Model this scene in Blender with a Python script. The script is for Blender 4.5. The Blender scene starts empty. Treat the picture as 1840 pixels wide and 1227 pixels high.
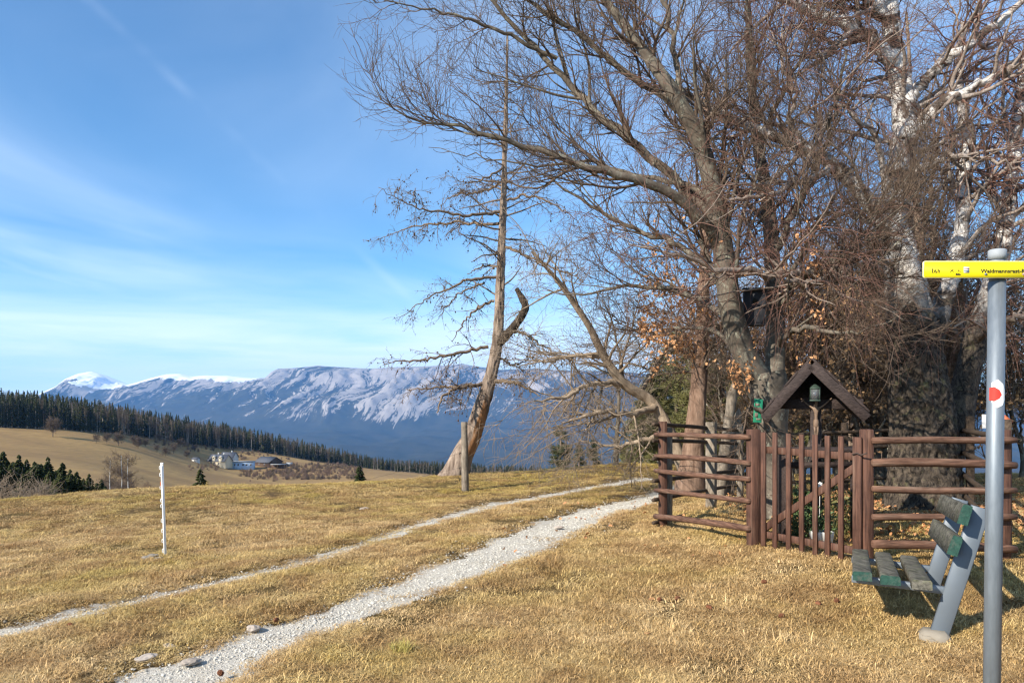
# Mountain meadow with a fenced wayside shrine, bare trees and far range
import bpy, bmesh, math, random
import numpy as np
from mathutils import Vector, Matrix

# ------------------------------------------------------------------ camera, sky, sun, exposure
FPX, CXP, HYP, EYE = 1400.0, 920.0, 735.0, 1.55        # focal length (px of the 1840 px photo), centre column, eye-level row, eye height
scene = bpy.context.scene
cam = bpy.data.cameras.new('camera'); camo = bpy.data.objects.new('camera', cam)
scene.collection.objects.link(camo); scene.camera = camo
cam.sensor_width = 36.0; cam.lens = 36.0 * FPX / 1840.0
cam.shift_y = (HYP - 613.5) / 1840.0
cam.clip_start = 0.05; cam.clip_end = 60000
camo.location = (0, 0, EYE); camo.rotation_euler = (math.radians(90), 0, 0)

SUN_EL, SUN_AZ = 31.0, 50.0          # light travels towards azimuth SUN_AZ (from +Y towards +X)
world = bpy.data.worlds.new('World'); scene.world = world; world.use_nodes = True
sunl = bpy.data.lights.new('sun', 'SUN'); suno = bpy.data.objects.new('sun', sunl); scene.collection.objects.link(suno)
sunl.energy = 5.0; sunl.angle = math.radians(0.53); sunl.color = (1.0, 0.925, 0.82)
a_, e_ = math.radians(SUN_AZ), math.radians(SUN_EL)
sdir = Vector((math.sin(a_) * math.cos(e_), math.cos(a_) * math.cos(e_), -math.sin(e_)))
suno.rotation_euler = sdir.to_track_quat('-Z', 'Y').to_euler(); suno.location = (-20, -30, 40)
scene.view_settings.view_transform = 'Standard'; scene.view_settings.look = 'None'
scene.view_settings.gamma = 1.0; scene.view_settings.use_curve_mapping = False
scene.view_settings.exposure = 0.72
scene.render.engine = 'CYCLES'
cy = scene.cycles
cy.use_denoising = True; cy.denoiser = 'OPENIMAGEDENOISE'; cy.denoising_input_passes = 'RGB_ALBEDO_NORMAL'
cy.max_bounces = 5; cy.diffuse_bounces = 2; cy.glossy_bounces = 2; cy.transmission_bounces = 4; cy.volume_bounces = 1; cy.transparent_max_bounces = 8
cy.use_adaptive_sampling = False; cy.caustics_reflective = False; cy.caustics_refractive = False
cy.pixel_filter_type = 'BLACKMAN_HARRIS'; cy.filter_width = 1.3

class NT:                                    # small helper round a node tree
    def __init__(s, tree): s.t = tree; tree.nodes.clear()
    def n(s, typ, ins=None, **kw):
        nd = s.t.nodes.new(typ)
        for k, v in kw.items(): setattr(nd, k, v)
        for k, v in (ins or {}).items():
            so = nd.inputs[k]
            if hasattr(v, 'is_output'): s.t.links.new(v, so)
            else: so.default_value = v
        return nd
    def math(s, op, a, b=0.0, c=0.0, clamp=False):
        nd = s.n('ShaderNodeMath', operation=op, use_clamp=clamp)
        for i, v in enumerate((a, b, c)):
            if hasattr(v, 'is_output'): s.t.links.new(v, nd.inputs[i])
            else: nd.inputs[i].default_value = v
        return nd.outputs[0]
    def mix(s, f, a, b, blend='MIX'):
        nd = s.n('ShaderNodeMix', data_type='RGBA', blend_type=blend)
        for i, v in ((0, f), (6, a), (7, b)):
            if hasattr(v, 'is_output'): s.t.links.new(v, nd.inputs[i])
            else: nd.inputs[i].default_value = (tuple(v) + (1,))[:4] if i else v
        return nd.outputs[2]
    def ramp(s, f, stops, interp='LINEAR'):
        nd = s.n('ShaderNodeValToRGB', {0: f}); cr = nd.color_ramp; cr.interpolation = interp
        while len(cr.elements) < len(stops): cr.elements.new(0.5)
        for el, (p, c) in zip(cr.elements, stops):
            el.position = p; el.color = (c, c, c, 1) if not hasattr(c, '__len__') else (tuple(c) + (1,))[:4]
        return nd.outputs[0]
    def noise(s, vec, scale, detail=4, rough=0.55, dist=0.0, out=0):
        return s.n('ShaderNodeTexNoise', {'Vector': vec, 'Scale': scale, 'Detail': detail, 'Roughness': rough, 'Distortion': dist}).outputs[out]
    def mapv(s, vec, sc, loc=(0, 0, 0), rot=(0, 0, 0)):
        return s.n('ShaderNodeMapping', {'Vector': vec, 'Scale': sc, 'Location': loc, 'Rotation': rot}).outputs[0]

# world: physical sky plus thin cirrus (a sheet high above, so it thins and packs towards the horizon) and one old vapour trail
w = NT(world.node_tree)
sky = w.n('ShaderNodeTexSky', sky_type='NISHITA', sun_disc=False, sun_elevation=math.radians(SUN_EL),
          sun_rotation=math.radians(SUN_AZ + 180), altitude=950, air_density=1.0, dust_density=0.25, ozone_density=3.0)
tc = w.n('ShaderNodeTexCoord').outputs['Generated']
sx = w.n('ShaderNodeSeparateXYZ', {0: tc})
zc = w.math('MAXIMUM', sx.outputs[2], 0.03)
pv = w.n('ShaderNodeCombineXYZ', {0: w.math('DIVIDE', sx.outputs[0], zc), 1: w.math('DIVIDE', sx.outputs[1], zc), 2: 0.0}).outputs[0]
c1 = w.noise(w.mapv(pv, (0.55, 0.22, 1), (3.3, 1.7, 0), (0, 0, 0.5)), 1.0, 6, 0.5, 0.9)
c2 = w.noise(w.mapv(pv, (0.25, 0.12, 1), (8.1, 2.2, 0)), 1.0, 3, 0.5, 0.3)
cl = w.math('MULTIPLY', w.ramp(c1, [(0.36, 0.0), (0.72, 1.0)]), w.ramp(c2, [(0.30, 0.0), (0.58, 1.0)]))
# vapour trail: a straight line on the cloud sheet
tr = w.math('ABSOLUTE', w.math('SUBTRACT', w.math('ADD', w.math('MULTIPLY', sx.outputs[0], 0.86), w.math('MULTIPLY', sx.outputs[2], 0.93)), w.math('MULTIPLY', sx.outputs[1], 0.0195)))
tl = w.math('MULTIPLY', w.ramp(tr, [(0.0, 1.0), (0.012, 0.0)], 'EASE'), w.ramp(w.noise(tc, 9.0, 3), [(0.42, 0.0), (0.62, 1.0)]))
cov = w.math('ADD', w.math('MULTIPLY', cl, 0.62), w.math('MULTIPLY', tl, 0.09), clamp=True)
bandn = w.noise(w.mapv(tc, (2.2, 2.2, 26.0)), 1.0, 5, 0.55, 0.4)
band = w.math('MULTIPLY', w.ramp(sx.outputs[2], [(0.0, 0.9), (0.085, 0.85), (0.17, 0.0)]), w.ramp(bandn, [(0.30, 0.25), (0.58, 1.0)]))
cov = w.math('MAXIMUM', cov, band)
skc = w.mix(cov, w.mix(1.0, sky.outputs[0], (0.68, 1.0, 1.14), 'MULTIPLY'), (6.6, 7.6, 8.9))
bg = w.n('ShaderNodeBackground', {'Color': skc, 'Strength': 0.108})
w.n('ShaderNodeOutputWorld', {'Surface': bg.outputs[0]})

# ------------------------------------------------------------------ geometry helpers
_perm = np.random.default_rng(7).permutation(4096).astype(np.int64)
_grad = np.random.default_rng(8).normal(size=(4096, 3)); _grad /= np.linalg.norm(_grad, axis=1)[:, None]
def perlin(x, y, z=0.0):
    x, y, z = np.broadcast_arrays(np.asarray(x, float), np.asarray(y, float), np.asarray(z, float))
    xi, yi, zi = np.floor(x).astype(np.int64), np.floor(y).astype(np.int64), np.floor(z).astype(np.int64)
    xf, yf, zf = x - xi, y - yi, z - zi
    f = lambda t: t * t * t * (t * (t * 6 - 15) + 10)
    u, v, ww = f(xf), f(yf), f(zf); out = 0.0
    for dx in (0, 1):
        for dy in (0, 1):
            for dz in (0, 1):
                h = _perm[(_perm[(_perm[(xi + dx) & 4095] + yi + dy) & 4095] + zi + dz) & 4095]
                g = _grad[h]
                d = g[..., 0] * (xf - dx) + g[..., 1] * (yf - dy) + g[..., 2] * (zf - dz)
                out = out + d * (u if dx else 1 - u) * (v if dy else 1 - v) * (ww if dz else 1 - ww)
    return out * 1.5
def fbm(x, y, z=0.0, o=4, lac=2.03, g=0.5):
    s, a = 0.0, 1.0
    for i in range(o):
        s = s + a * perlin(x * lac ** i + 13.7 * i, y * lac ** i + 5.1 * i, z * lac ** i); a *= g
    return s
def ridged(x, y, o=5, g=0.5):
    s, a = 0.0, 1.0
    for i in range(o):
        s = s + a * (1 - 2 * np.abs(perlin(x * 2.07 ** i + 31.7 * i, y * 2.07 ** i + 9.3 * i))); a *= g
    return s
def smooth(a, b, x): t = np.clip((x - a) / (b - a), 0, 1); return t * t * (3 - 2 * t)

def new_mesh(name, V, F, smooth_=False, mat=None):
    """V (n,3); F an (m,k) array or a list of such arrays"""
    V = np.asarray(V, np.float32); Fs = [np.asarray(f, np.int32) for f in (F if isinstance(F, list) else [F]) if len(f)]
    me = bpy.data.meshes.new(name)
    me.vertices.add(len(V)); me.vertices.foreach_set('co', V.ravel())
    nl = sum(f.size for f in Fs); npg = sum(len(f) for f in Fs)
    me.loops.add(nl); me.loops.foreach_set('vertex_index', np.concatenate([f.ravel() for f in Fs]))
    me.polygons.add(npg)
    tot = np.concatenate([np.full(len(f), f.shape[1], np.int32) for f in Fs])
    me.polygons.foreach_set('loop_start', np.concatenate([[0], np.cumsum(tot)[:-1]]).astype(np.int32))
    if smooth_: me.polygons.foreach_set('use_smooth', np.ones(npg, bool))
    me.update(calc_edges=True); me.validate()
    if mat: me.materials.append(mat)
    return me
COL = scene.collection
def link(o, parent=None):
    COL.objects.link(o)
    if parent is not None: o.parent = parent
    return o
def put(name, me, parent=None, loc=(0, 0, 0), rot=(0, 0, 0), sc=None):
    o = bpy.data.objects.new(name, me); o.location = loc; o.rotation_euler = rot
    if sc is not None: o.scale = (sc,) * 3 if not hasattr(sc, '__len__') else sc
    return link(o, parent)
def tag(o, label, cat, group=None, kind=None):
    o['label'] = label; o['category'] = cat
    if group: o['group'] = group
    if kind: o['kind'] = kind
    return o
def thing(name, label, cat, loc=(0, 0, 0), rz=0.0, group=None):
    o = bpy.data.objects.new(name, None); o.empty_display_size = 0.2; o.location = loc; o.rotation_euler = (0, 0, rz); link(o)
    return tag(o, label, cat, group)
def copy_tree(o, parent=None):
    c = o.copy(); COL.objects.link(c); c.parent = parent
    for ch in list(o.children): copy_tree(ch, c)
    return c
class MB:                                    # collects vertices and faces of one mesh
    def __init__(s): s.V = []; s.F = {}; s.n = 0
    def add(s, V, *Fs):
        V = np.asarray(V, float)
        for F in Fs:
            F = np.asarray(F, int); s.F.setdefault(F.shape[1], []).append(F + s.n)
        s.V.append(V); s.n += len(V); return s
    def box(s, c, size, rot=None, bev=0.0, taper=None):
        x, y, z = (0.5 * q for q in size); b = min(bev, x * .9, y * .9, z * .9)
        if b <= 0:
            V = np.array([(i * x, j * y, k * z) for k in (-1, 1) for j in (-1, 1) for i in (-1, 1)], float)
            F4 = np.array([(0, 2, 3, 1), (4, 5, 7, 6), (0, 1, 5, 4), (2, 6, 7, 3), (0, 4, 6, 2), (1, 3, 7, 5)]); Fs = [F4]
        else:
            V = []; idx = {}
            for k in (-1, 1):
                for j in (-1, 1):
                    for i in (-1, 1):
                        for ax, v in enumerate(((i * x, j * (y - b), k * (z - b)), (i * (x - b), j * y, k * (z - b)), (i * (x - b), j * (y - b), k * z))):
                            idx[(i, j, k, ax)] = len(V); V.append(v)
            F4, F3 = [], []
            for sgn in (-1, 1):
                for ax in range(3):
                    o1, o2 = [q for q in range(3) if q != ax]; loop = []
                    for a, bb in ((-1, -1), (1, -1), (1, 1), (-1, 1)):
                        key = [0, 0, 0]; key[ax] = sgn; key[o1] = a; key[o2] = bb; loop.append(idx[tuple(key) + (ax,)])
                    if (sgn > 0) == (ax == 1): loop.reverse()
                    F4.append(loop)
            for ax in range(3):
                o1, o2 = [q for q in range(3) if q != ax]
                for a in (-1, 1):
                    for bb in (-1, 1):
                        key = [0, 0, 0]; key[o1] = a; key[o2] = bb
                        k0 = list(key); k0[ax] = -1; k1 = list(key); k1[ax] = 1
                        F4.append([idx[tuple(k0) + (o1,)], idx[tuple(k1) + (o1,)], idx[tuple(k1) + (o2,)], idx[tuple(k0) + (o2,)]])
            for i in (-1, 1):
                for j in (-1, 1):
                    for k in (-1, 1): F3.append([idx[(i, j, k, q)] for q in range(3)])
            V = np.array(V, float); Fs = [np.array(F4), np.array(F3)]
        if rot is not None: V = V @ np.array(rot).T
        return s.add(V + np.asarray(c, float), *Fs)
    def bar(s, a, b, w_, h_, up=(0, 0, 1), bev=0.0):      # box running from a to b: w_ across, h_ along up
        a, b = np.asarray(a, float), np.asarray(b, float); L = np.linalg.norm(b - a); x = (b - a) / L
        y = np.cross(np.asarray(up, float), x); y /= np.linalg.norm(y); z = np.cross(x, y)
        return s.box((a + b) / 2, (L, w_, h_), np.stack([x, y, z], 1), bev)
    def tube(s, P, R, S=8, caps=True):
        P = np.asarray(P, float)[None]; R = np.broadcast_to(np.asarray(R, float), P.shape[1])[None]
        V, F = tubes(P, R, S); n = P.shape[1]
        s.add(V, F)
        if caps: s.F.setdefault(S, []).append(np.array([list(range(S))[::-1], list(range((n - 1) * S, n * S))]) + s.n - len(V))
        return s
    def lathe(s, prof, c=(0, 0, 0), S=16):
        P = np.array([(0, 0, z) for r, z in prof], float) + np.asarray(c, float)
        a = np.arange(S) * 2 * np.pi / S
        V = np.stack([np.stack([c[0] + r * np.cos(a), c[1] + r * np.sin(a), np.full(S, c[2] + z)], 1) for r, z in prof]).reshape(-1, 3)
        return s.add(V, grid_faces(len(prof), S, True))
    def mesh(s, name, mat=None, smooth_=False):
        me = new_mesh(name, np.concatenate(s.V), [np.concatenate(f) for f in s.F.values()], smooth_, mat)
        if len(me.polygons) < 3000:
            bm = bmesh.new(); bm.from_mesh(me); bmesh.ops.recalc_face_normals(bm, faces=bm.faces); bm.to_mesh(me); bm.free()
        return me
    def obj(s, name, mat, parent=None, smooth_=False, loc=(0, 0, 0), rot=(0, 0, 0)):
        return put(name, s.mesh(name, mat, smooth_), parent, loc, rot)
def grid_faces(n, m, wrap=False):
    i = np.arange(n - 1)[:, None]; j = np.arange(m if wrap else m - 1)[None]
    j2 = (j + 1) % m if wrap else j + 1
    return np.stack([i * m + j, i * m + j2, (i + 1) * m + j2, (i + 1) * m + j], -1).reshape(-1, 4)
def tubes(P, R, S):
    """P (B,N,3) polylines, R (B,N) radii -> one tube each"""
    B, N, _ = P.shape
    T = np.gradient(P, axis=1); T /= np.linalg.norm(T, axis=2, keepdims=True) + 1e-9
    m = np.abs(T).max(axis=1); ax = np.argmin(m, axis=1); ref = np.eye(3)[ax][:, None]
    A = np.cross(T, ref); A /= np.linalg.norm(A, axis=2, keepdims=True) + 1e-9
    Bn = np.cross(T, A)
    th = np.arange(S) * 2 * np.pi / S
    V = P[:, :, None] + R[:, :, None, None] * (np.cos(th)[None, None, :, None] * A[:, :, None] + np.sin(th)[None, None, :, None] * Bn[:, :, None])
    F = grid_faces(N, S, True)[None] + (np.arange(B) * N * S)[:, None, None]
    return V.reshape(-1, 3), F.reshape(-1, 4)
def spline(pts, n):
    """Catmull-Rom through pts (k,d), n samples, even in arc length"""
    p = np.asarray(pts, float)
    if len(p) == 2: p = np.stack([p[0], (p[0] + p[1]) / 2, p[1]])
    q = np.vstack([2 * p[0] - p[1], p, 2 * p[-1] - p[-2]])
    out = []
    for i in range(1, len(q) - 2):
        t = np.linspace(0, 1, 16, endpoint=False)[:, None]; a, b, c, d = q[i - 1], q[i], q[i + 1], q[i + 2]
        out.append(0.5 * (2 * b + (c - a) * t + (2 * a - 5 * b + 4 * c - d) * t ** 2 + (3 * b - a - 3 * c + d) * t ** 3))
    o = np.vstack(out + [p[-1:]]); s = np.concatenate([[0], np.cumsum(np.linalg.norm(np.diff(o[:, :3], axis=0), axis=1))])
    si = np.linspace(0, s[-1], n)
    return np.stack([np.interp(si, s, o[:, k]) for k in range(o.shape[1])], 1)
def Pt(px, py, d): return np.array([(px - CXP) / FPX * d, d, EYE + (HYP - py) / FPX * d])

# ------------------------------------------------------------------ terrain height
def tps(C, Z, lam=1e-3):
    C = np.asarray(C, float); n = len(C)
    U = lambda r2: np.where(r2 > 0, r2 * np.log(np.maximum(r2, 1e-12)), 0)
    K = U(((C[:, None] - C[None]) ** 2).sum(-1)) + lam * np.eye(n); Pm = np.hstack([np.ones((n, 1)), C])
    A = np.block([[K, Pm], [Pm.T, np.zeros((3, 3))]]); sol = np.linalg.solve(A, np.concatenate([Z, np.zeros(3)]))
    def f(Q):
        out = sol[n] + Q @ sol[n + 1:]
        for i in range(n): out = out + sol[i] * U(((Q - C[i]) ** 2).sum(-1))
        return out
    return f
_near = [(0, 0, 0), (-4, 0, -.2), (4, 0, .18), (0, 4.3, .02), (-4, 4, -.13), (4, 4.6, .24), (-12, 0, -.6), (12, 0, .6), (0, -5, 0), (14, 8, .55), (8, 6, .42)]
for px, py, d in [(1548, 1018, 6.2), (1800, 1003, 6.3), (1190, 945, 9.3), (1355, 982, 7.26), (1690, 1140, 4.8), (297, 998, 8.9), (836, 882, 16.5),
                  (825, 853, 20), (0, 899, 15.5), (300, 876, 17), (560, 871, 18), (740, 861, 19.5), (1000, 847, 21), (1110, 833, 22), (1180, 833, 22), (1400, 935, 8.9), (1660, 912, 9.6)]:
    _near.append(tuple(Pt(px, py, d)))
_near += [(6, 14, .15), (12, 14, .3), (5, 20, -.2), (12, 22, -.3), (16, 30, -1.2), (6, 28, -1.4), (-1.5, 26, -1.15), (-8, 25, -1.9), (-16, 22, -2.2), (-16, 12, -1.0), (-8, 13, -.28), (22, 15, .2), (-22, 30, -4), (0, 34, -2.6), (10, 36, -2.6)]
_near = np.array(_near, float)
near_f = tps(_near[:, :2] / 10, _near[:, 2], 2e-3)
_far = []
for px, py, d in [(0, 985, 45), (460, 985, 45), (920, 960, 45), (1400, 900, 45), (1840, 880, 45), (-500, 985, 45), (2300, 860, 45),
                  (0, 935, 100), (460, 985, 100), (920, 985, 100), (1400, 920, 100), (1840, 880, 100), (-500, 930, 100), (2300, 860, 100),
                  (-300, 880, 190), (0, 893, 190), (200, 900, 200), (460, 920, 200), (920, 940, 200), (1400, 930, 200), (1840, 880, 200), (2300, 860, 200),
                  (0, 830, 300), (200, 848, 300), (300, 876, 330), (500, 890, 330), (700, 900, 330),
                  (-500, 760, 420), (0, 771, 420), (60, 775, 430), (150, 780, 450), (200, 800, 430), (270, 822, 430), (340, 850, 430), (250, 789, 540), (330, 798, 600), (430, 808, 660), (560, 828, 700), (650, 840, 730),
                  (400, 838, 585), (480, 841, 590), (520, 852, 560), (450, 860, 470), (620, 850, 560), (700, 853, 560), (780, 862, 520), (900, 880, 500), (1200, 890, 500), (1840, 880, 500), (2300, 860, 500),
                  (-500, 740, 700), (0, 752, 700), (250, 783, 760), (430, 803, 800), (650, 840, 850), (800, 850, 850), (900, 852, 850), (1200, 860, 850), (1840, 860, 850),
                  (-500, 800, 1400), (0, 815, 1400), (460, 850, 1400), (920, 870, 1400), (1840, 880, 1400),
                  (-500, 900, 3500), (460, 905, 3500), (920, 905, 3500), (1840, 905, 3500)]:
    _far.append(((px - CXP) / FPX, math.log(d + 5), EYE + (HYP - py) / FPX * d, d))
_far = np.array(_far)
far_f = tps(_far[:, :2] * (1.4, 1.0), _far[:, 2] / (_far[:, 3] + 5), 1e-4)
def height(X, Y):
    X, Y = np.broadcast_arrays(np.asarray(X, float), np.asarray(Y, float)); sh = X.shape; x, y = X.ravel(), Y.ravel()
    xn, yn = np.clip(x, -26, 26), np.clip(y, -6, 40)
    zn = near_f(np.stack([xn, yn], 1) / 10)
    zn = zn + 0.02 * fbm(x * 0.55, y * 0.55, 0, 3) + 0.008 * perlin(x * 3.1, y * 3.1)
    yy = np.maximum(y, 12); u = np.clip(x / yy, -1.6, 1.6)
    zf = far_f(np.stack([u * 1.4, np.log(np.minimum(yy, 3600) + 5)], 1)) * (np.minimum(yy, 3600) + 5)
    zf = zf + np.minimum(yy / 250, 1.5) * fbm(x / 60, y / 60, 3.3, 3) * 0.5
    t = smooth(27, 44, np.hypot(y, 0.35 * x))
    return (zn * (1 - t) + zf * t).reshape(sh)
def gz(x, y): return float(height(np.array([x]), np.array([y]))[0])
def G(px, py, dmax=900):
    """where the ray of a photo pixel meets the ground"""
    d = np.geomspace(1.5, dmax, 1500); P = np.stack([(px - CXP) / FPX * d, d, EYE + (HYP - py) / FPX * d], 1)
    h = height(P[:, 0], P[:, 1]); k = np.argmax(P[:, 2] < h)
    if P[k, 2] >= h[k]: k = len(d) - 1
    return P[k]
def at(px, d): x = (px - CXP) / FPX * d; return np.array([x, d, gz(x, d)])   # on the ground at distance d under column px

# ------------------------------------------------------------------ materials
MATS = {}
def material(name, rough=0.9, spec=0.2):
    m = bpy.data.materials.new(name); m.use_nodes = True; t = NT(m.node_tree)
    b = t.n('ShaderNodeBsdfPrincipled', {'Roughness': rough, 'Specular IOR Level': spec})
    t.n('ShaderNodeOutputMaterial', {'Surface': b.outputs[0]}); MATS[name] = m
    t.b = b
    t.geo = t.n('ShaderNodeNewGeometry'); t.pos = t.geo.outputs['Position']
    t.oc = t.n('ShaderNodeTexCoord').outputs['Object']
    t.rnd = t.n('ShaderNodeObjectInfo').outputs['Random']
    return m, t
def setc(t, c): t.t.links.new(c, t.b.inputs['Base Color'])
def bump(t, h, strength=0.5, dist=0.02):
    t.t.links.new(t.n('ShaderNodeBump', {'Height': h, 'Strength': strength, 'Distance': dist}).outputs[0], t.b.inputs['Normal'])
def flat(name, c, rough=0.8, spec=0.3, var=0.12, scale=30.0, metal=0.0):
    m, t = material(name, rough, spec)
    f = t.noise(t.oc, scale, 4)
    setc(t, t.mix(f, tuple(q * (1 - var) for q in c), tuple(min(1, q * (1 + var)) for q in c)))
    t.b.inputs['Metallic'].default_value = metal
    bump(t, f, 0.15, 0.005); return m

def m_ground():
    m, t = material('dry_meadow', 1.0, 0.05)
    big = t.noise(t.mapv(t.pos, (0.35, 0.35, 0.35)), 1.0, 4, 0.55, 0.5)
    fine = t.noise(t.pos, 26.0, 5, 0.7); med = t.noise(t.pos, 3.2, 5, 0.6)
    near = t.mix(t.ramp(big, [(0.38, 0.0), (0.62, 1.0)]), (0.20, 0.128, 0.055), (0.19, 0.14, 0.05))
    near = t.mix(t.ramp(med, [(0.35, 0.0), (0.7, 0.7)]), near, (0.115, 0.075, 0.040))
    near = t.mix(t.ramp(fine, [(0.35, 0.0), (0.75, 1.0)]), near, t.mix(1.0, near, (0.42, 0.42, 0.42), 'MULTIPLY'))
    fb = t.noise(t.mapv(t.pos, (0.012, 0.02, 0.02)), 1.0, 5, 0.6, 0.6)
    ff = t.noise(t.mapv(t.pos, (0.35, 0.12, 0.3)), 1.0, 5, 0.65)
    far = t.mix(t.ramp(fb, [(0.38, 0.0), (0.62, 1.0)]), (0.36, 0.235, 0.10), (0.26, 0.165, 0.078))
    far = t.mix(t.ramp(ff, [(0.4, 0.0), (0.75, 0.6)]), far, (0.19, 0.135, 0.065))
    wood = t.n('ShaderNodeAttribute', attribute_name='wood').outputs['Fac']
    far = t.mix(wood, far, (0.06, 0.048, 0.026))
    ysep = t.n('ShaderNodeSeparateXYZ', {0: t.pos}).outputs[1]
    c = t.mix(t.ramp(t.math('DIVIDE', ysep, 100.0), [(0.3, 0.0), (0.6, 1.0)]), near, far)
    lit = t.n('ShaderNodeAttribute', attribute_name='litter').outputs['Fac']
    lc = t.mix(t.noise(t.pos, 14.0, 5, 0.7), (0.075, 0.05, 0.025), (0.22, 0.135, 0.06))
    lf = t.ramp(t.math('ADD', lit, t.math('MULTIPLY', t.math('SUBTRACT', med, 0.5), 0.9)), [(0.45, 0.0), (0.65, 0.8)])
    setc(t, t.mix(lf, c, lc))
    bump(t, t.math('ADD', fine, t.math('MULTIPLY', med, 1.5)), 0.9, 0.05)
    return m
def m_gravel():
    m, t = material('pale_gravel', 0.95, 0.15)
    vo = t.n('ShaderNodeTexVoronoi', {'Vector': t.pos, 'Scale': 120.0}); big = t.noise(t.pos, 1.6, 5, 0.65)
    c = t.mix(t.noise(t.pos, 60.0, 3), (0.46, 0.42, 0.345), (0.80, 0.75, 0.65))
    c = t.mix(t.ramp(vo.outputs['Distance'], [(0.3, 0.0), (0.75, 0.6)]), c, (0.15, 0.12, 0.085))
    c = t.mix(t.ramp(big, [(0.5, 0.0), (0.75, 0.6)]), c, (0.27, 0.20, 0.115))
    ed = t.n('ShaderNodeAttribute', attribute_name='ed').outputs['Fac']; en = t.noise(t.pos, 5.5, 6, 0.7)
    c = t.mix(t.ramp(t.math('ADD', ed, t.math('MULTIPLY', t.math('SUBTRACT', en, 0.5), 2.2)), [(0.62, 0.0), (0.86, 0.92)]), c, t.mix(t.noise(t.pos, 30.0, 4), (0.11, 0.075, 0.042), (0.25, 0.175, 0.09)))
    setc(t, c); bump(t, t.math('SUBTRACT', 1.0, vo.outputs['Distance']), 0.5, 0.012); return m
def m_stone(name, c0, c1):
    m, t = material(name, 0.95, 0.15)
    c = t.mix(t.noise(t.oc, 9.0, 5, 0.65), c0, c1)
    r = t.math('ADD', 0.7, t.math('MULTIPLY', t.rnd, 0.5))
    setc(t, t.mix(1.0, c, t.n('ShaderNodeCombineColor', {0: r, 1: r, 2: r}).outputs[0], 'MULTIPLY')); bump(t, t.noise(t.oc, 25.0, 5), 0.5, 0.01); return m
def m_grass():
    m, t = material('dry_grass', 0.75, 0.25)
    big = t.noise(t.mapv(t.pos, (0.42, 0.42, 0.42)), 1.0, 4, 0.6, 0.5); med = t.noise(t.mapv(t.pos, (1.9, 1.9, 1.9)), 1.0, 3)
    straw = t.mix(t.rnd, (0.58, 0.385, 0.160), (0.78, 0.565, 0.295))
    olive = t.mix(t.rnd, (0.45, 0.325, 0.075), (0.63, 0.485, 0.15))
    brown = t.mix(t.rnd, (0.32, 0.185, 0.075), (0.52, 0.325, 0.145))
    ysep = t.n('ShaderNodeSeparateXYZ', {0: t.pos}).outputs[1]
    mead = t.math('MULTIPLY', t.ramp(t.math('DIVIDE', ysep, 30.0), [(0.38, 0.0), (0.62, 0.55)]), 1.0)
    g = t.math('ADD', t.ramp(big, [(0.44, 0.0), (0.66, 0.75)]), mead, clamp=True)
    c = t.mix(g, straw, olive)
    c = t.mix(t.ramp(med, [(0.42, 0.0), (0.64, 0.8)]), c, brown)
    vc = t.n('ShaderNodeAttribute', attribute_name='bl').outputs['Fac']     # per blade tone
    c = t.mix(1.0, c, t.ramp(vc, [(0.0, (0.48, 0.46, 0.42)), (1.0, (1.3, 1.28, 1.22))]), 'MULTIPLY')
    setc(t, c); return m
def m_bark(name, dark, light, sc=(9, 9, 2.2), bs=0.6, lichen=None):
    m, t = material(name, 0.95, 0.1)
    n1 = t.noise(t.mapv(t.pos, sc), 1.0, 6, 0.65, 0.4); n2 = t.noise(t.pos, 2.3, 4)
    c = t.mix(t.ramp(n1, [(0.33, 0.0), (0.68, 1.0)]), dark, light)
    c = t.mix(t.ramp(n2, [(0.4, 0.0), (0.7, 0.5)]), c, tuple(q * 0.6 for q in light))
    if lichen: c = t.mix(t.ramp(t.noise(t.pos, 11.0, 4, 0.7), [(0.54, 0.0), (0.66, 0.8)]), c, lichen)
    setc(t, c); bump(t, n1, bs, 0.03); return m
def m_birch():
    m, t = material('birch_bark', 0.8, 0.2)
    rad = t.n('ShaderNodeAttribute', attribute_name='rad').outputs['Fac']      # branch radius in metres
    zz = t.n('ShaderNodeSeparateXYZ', {0: t.pos}).outputs[2]
    horiz = t.noise(t.mapv(t.pos, (5, 5, 34)), 1.0, 4, 0.6); blot = t.noise(t.pos, 3.4, 5, 0.62, 0.6)
    white = t.mix(horiz, (0.62, 0.56, 0.49), (0.86, 0.82, 0.76))
    white = t.mix(t.ramp(horiz, [(0.60, 0.0), (0.70, 0.75)]), white, (0.10, 0.075, 0.055))
    white = t.mix(t.ramp(blot, [(0.47, 0.0), (0.56, 1.0)]), white, (0.085, 0.062, 0.048))
    crk = t.noise(t.mapv(t.pos, (17, 17, 9)), 1.0, 6, 0.72, 0.9)
    old = t.mix(t.ramp(crk, [(0.40, 0.0), (0.62, 1.0)]), (0.015, 0.012, 0.010), (0.125, 0.097, 0.070))
    old = t.mix(t.ramp(t.noise(t.pos, 5.0, 5, 0.7), [(0.57, 0.0), (0.70, 0.6)]), old, (0.20, 0.185, 0.085))
    hi = t.ramp(t.math('DIVIDE', t.math('ADD', zz, t.math('MULTIPLY', blot, 1.5)), 10.0), [(0.325, 0.0), (0.41, 1.0)])
    c = t.mix(hi, old, white)
    c = t.mix(t.ramp(t.math('MULTIPLY', rad, 10.0), [(0.22, 0.92), (0.60, 0.0)]), c, t.mix(blot, (0.12, 0.072, 0.048), (0.40, 0.33, 0.27)))
    setc(t, c); bump(t, t.mix(hi, crk, horiz), 0.75, 0.03); return m
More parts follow.
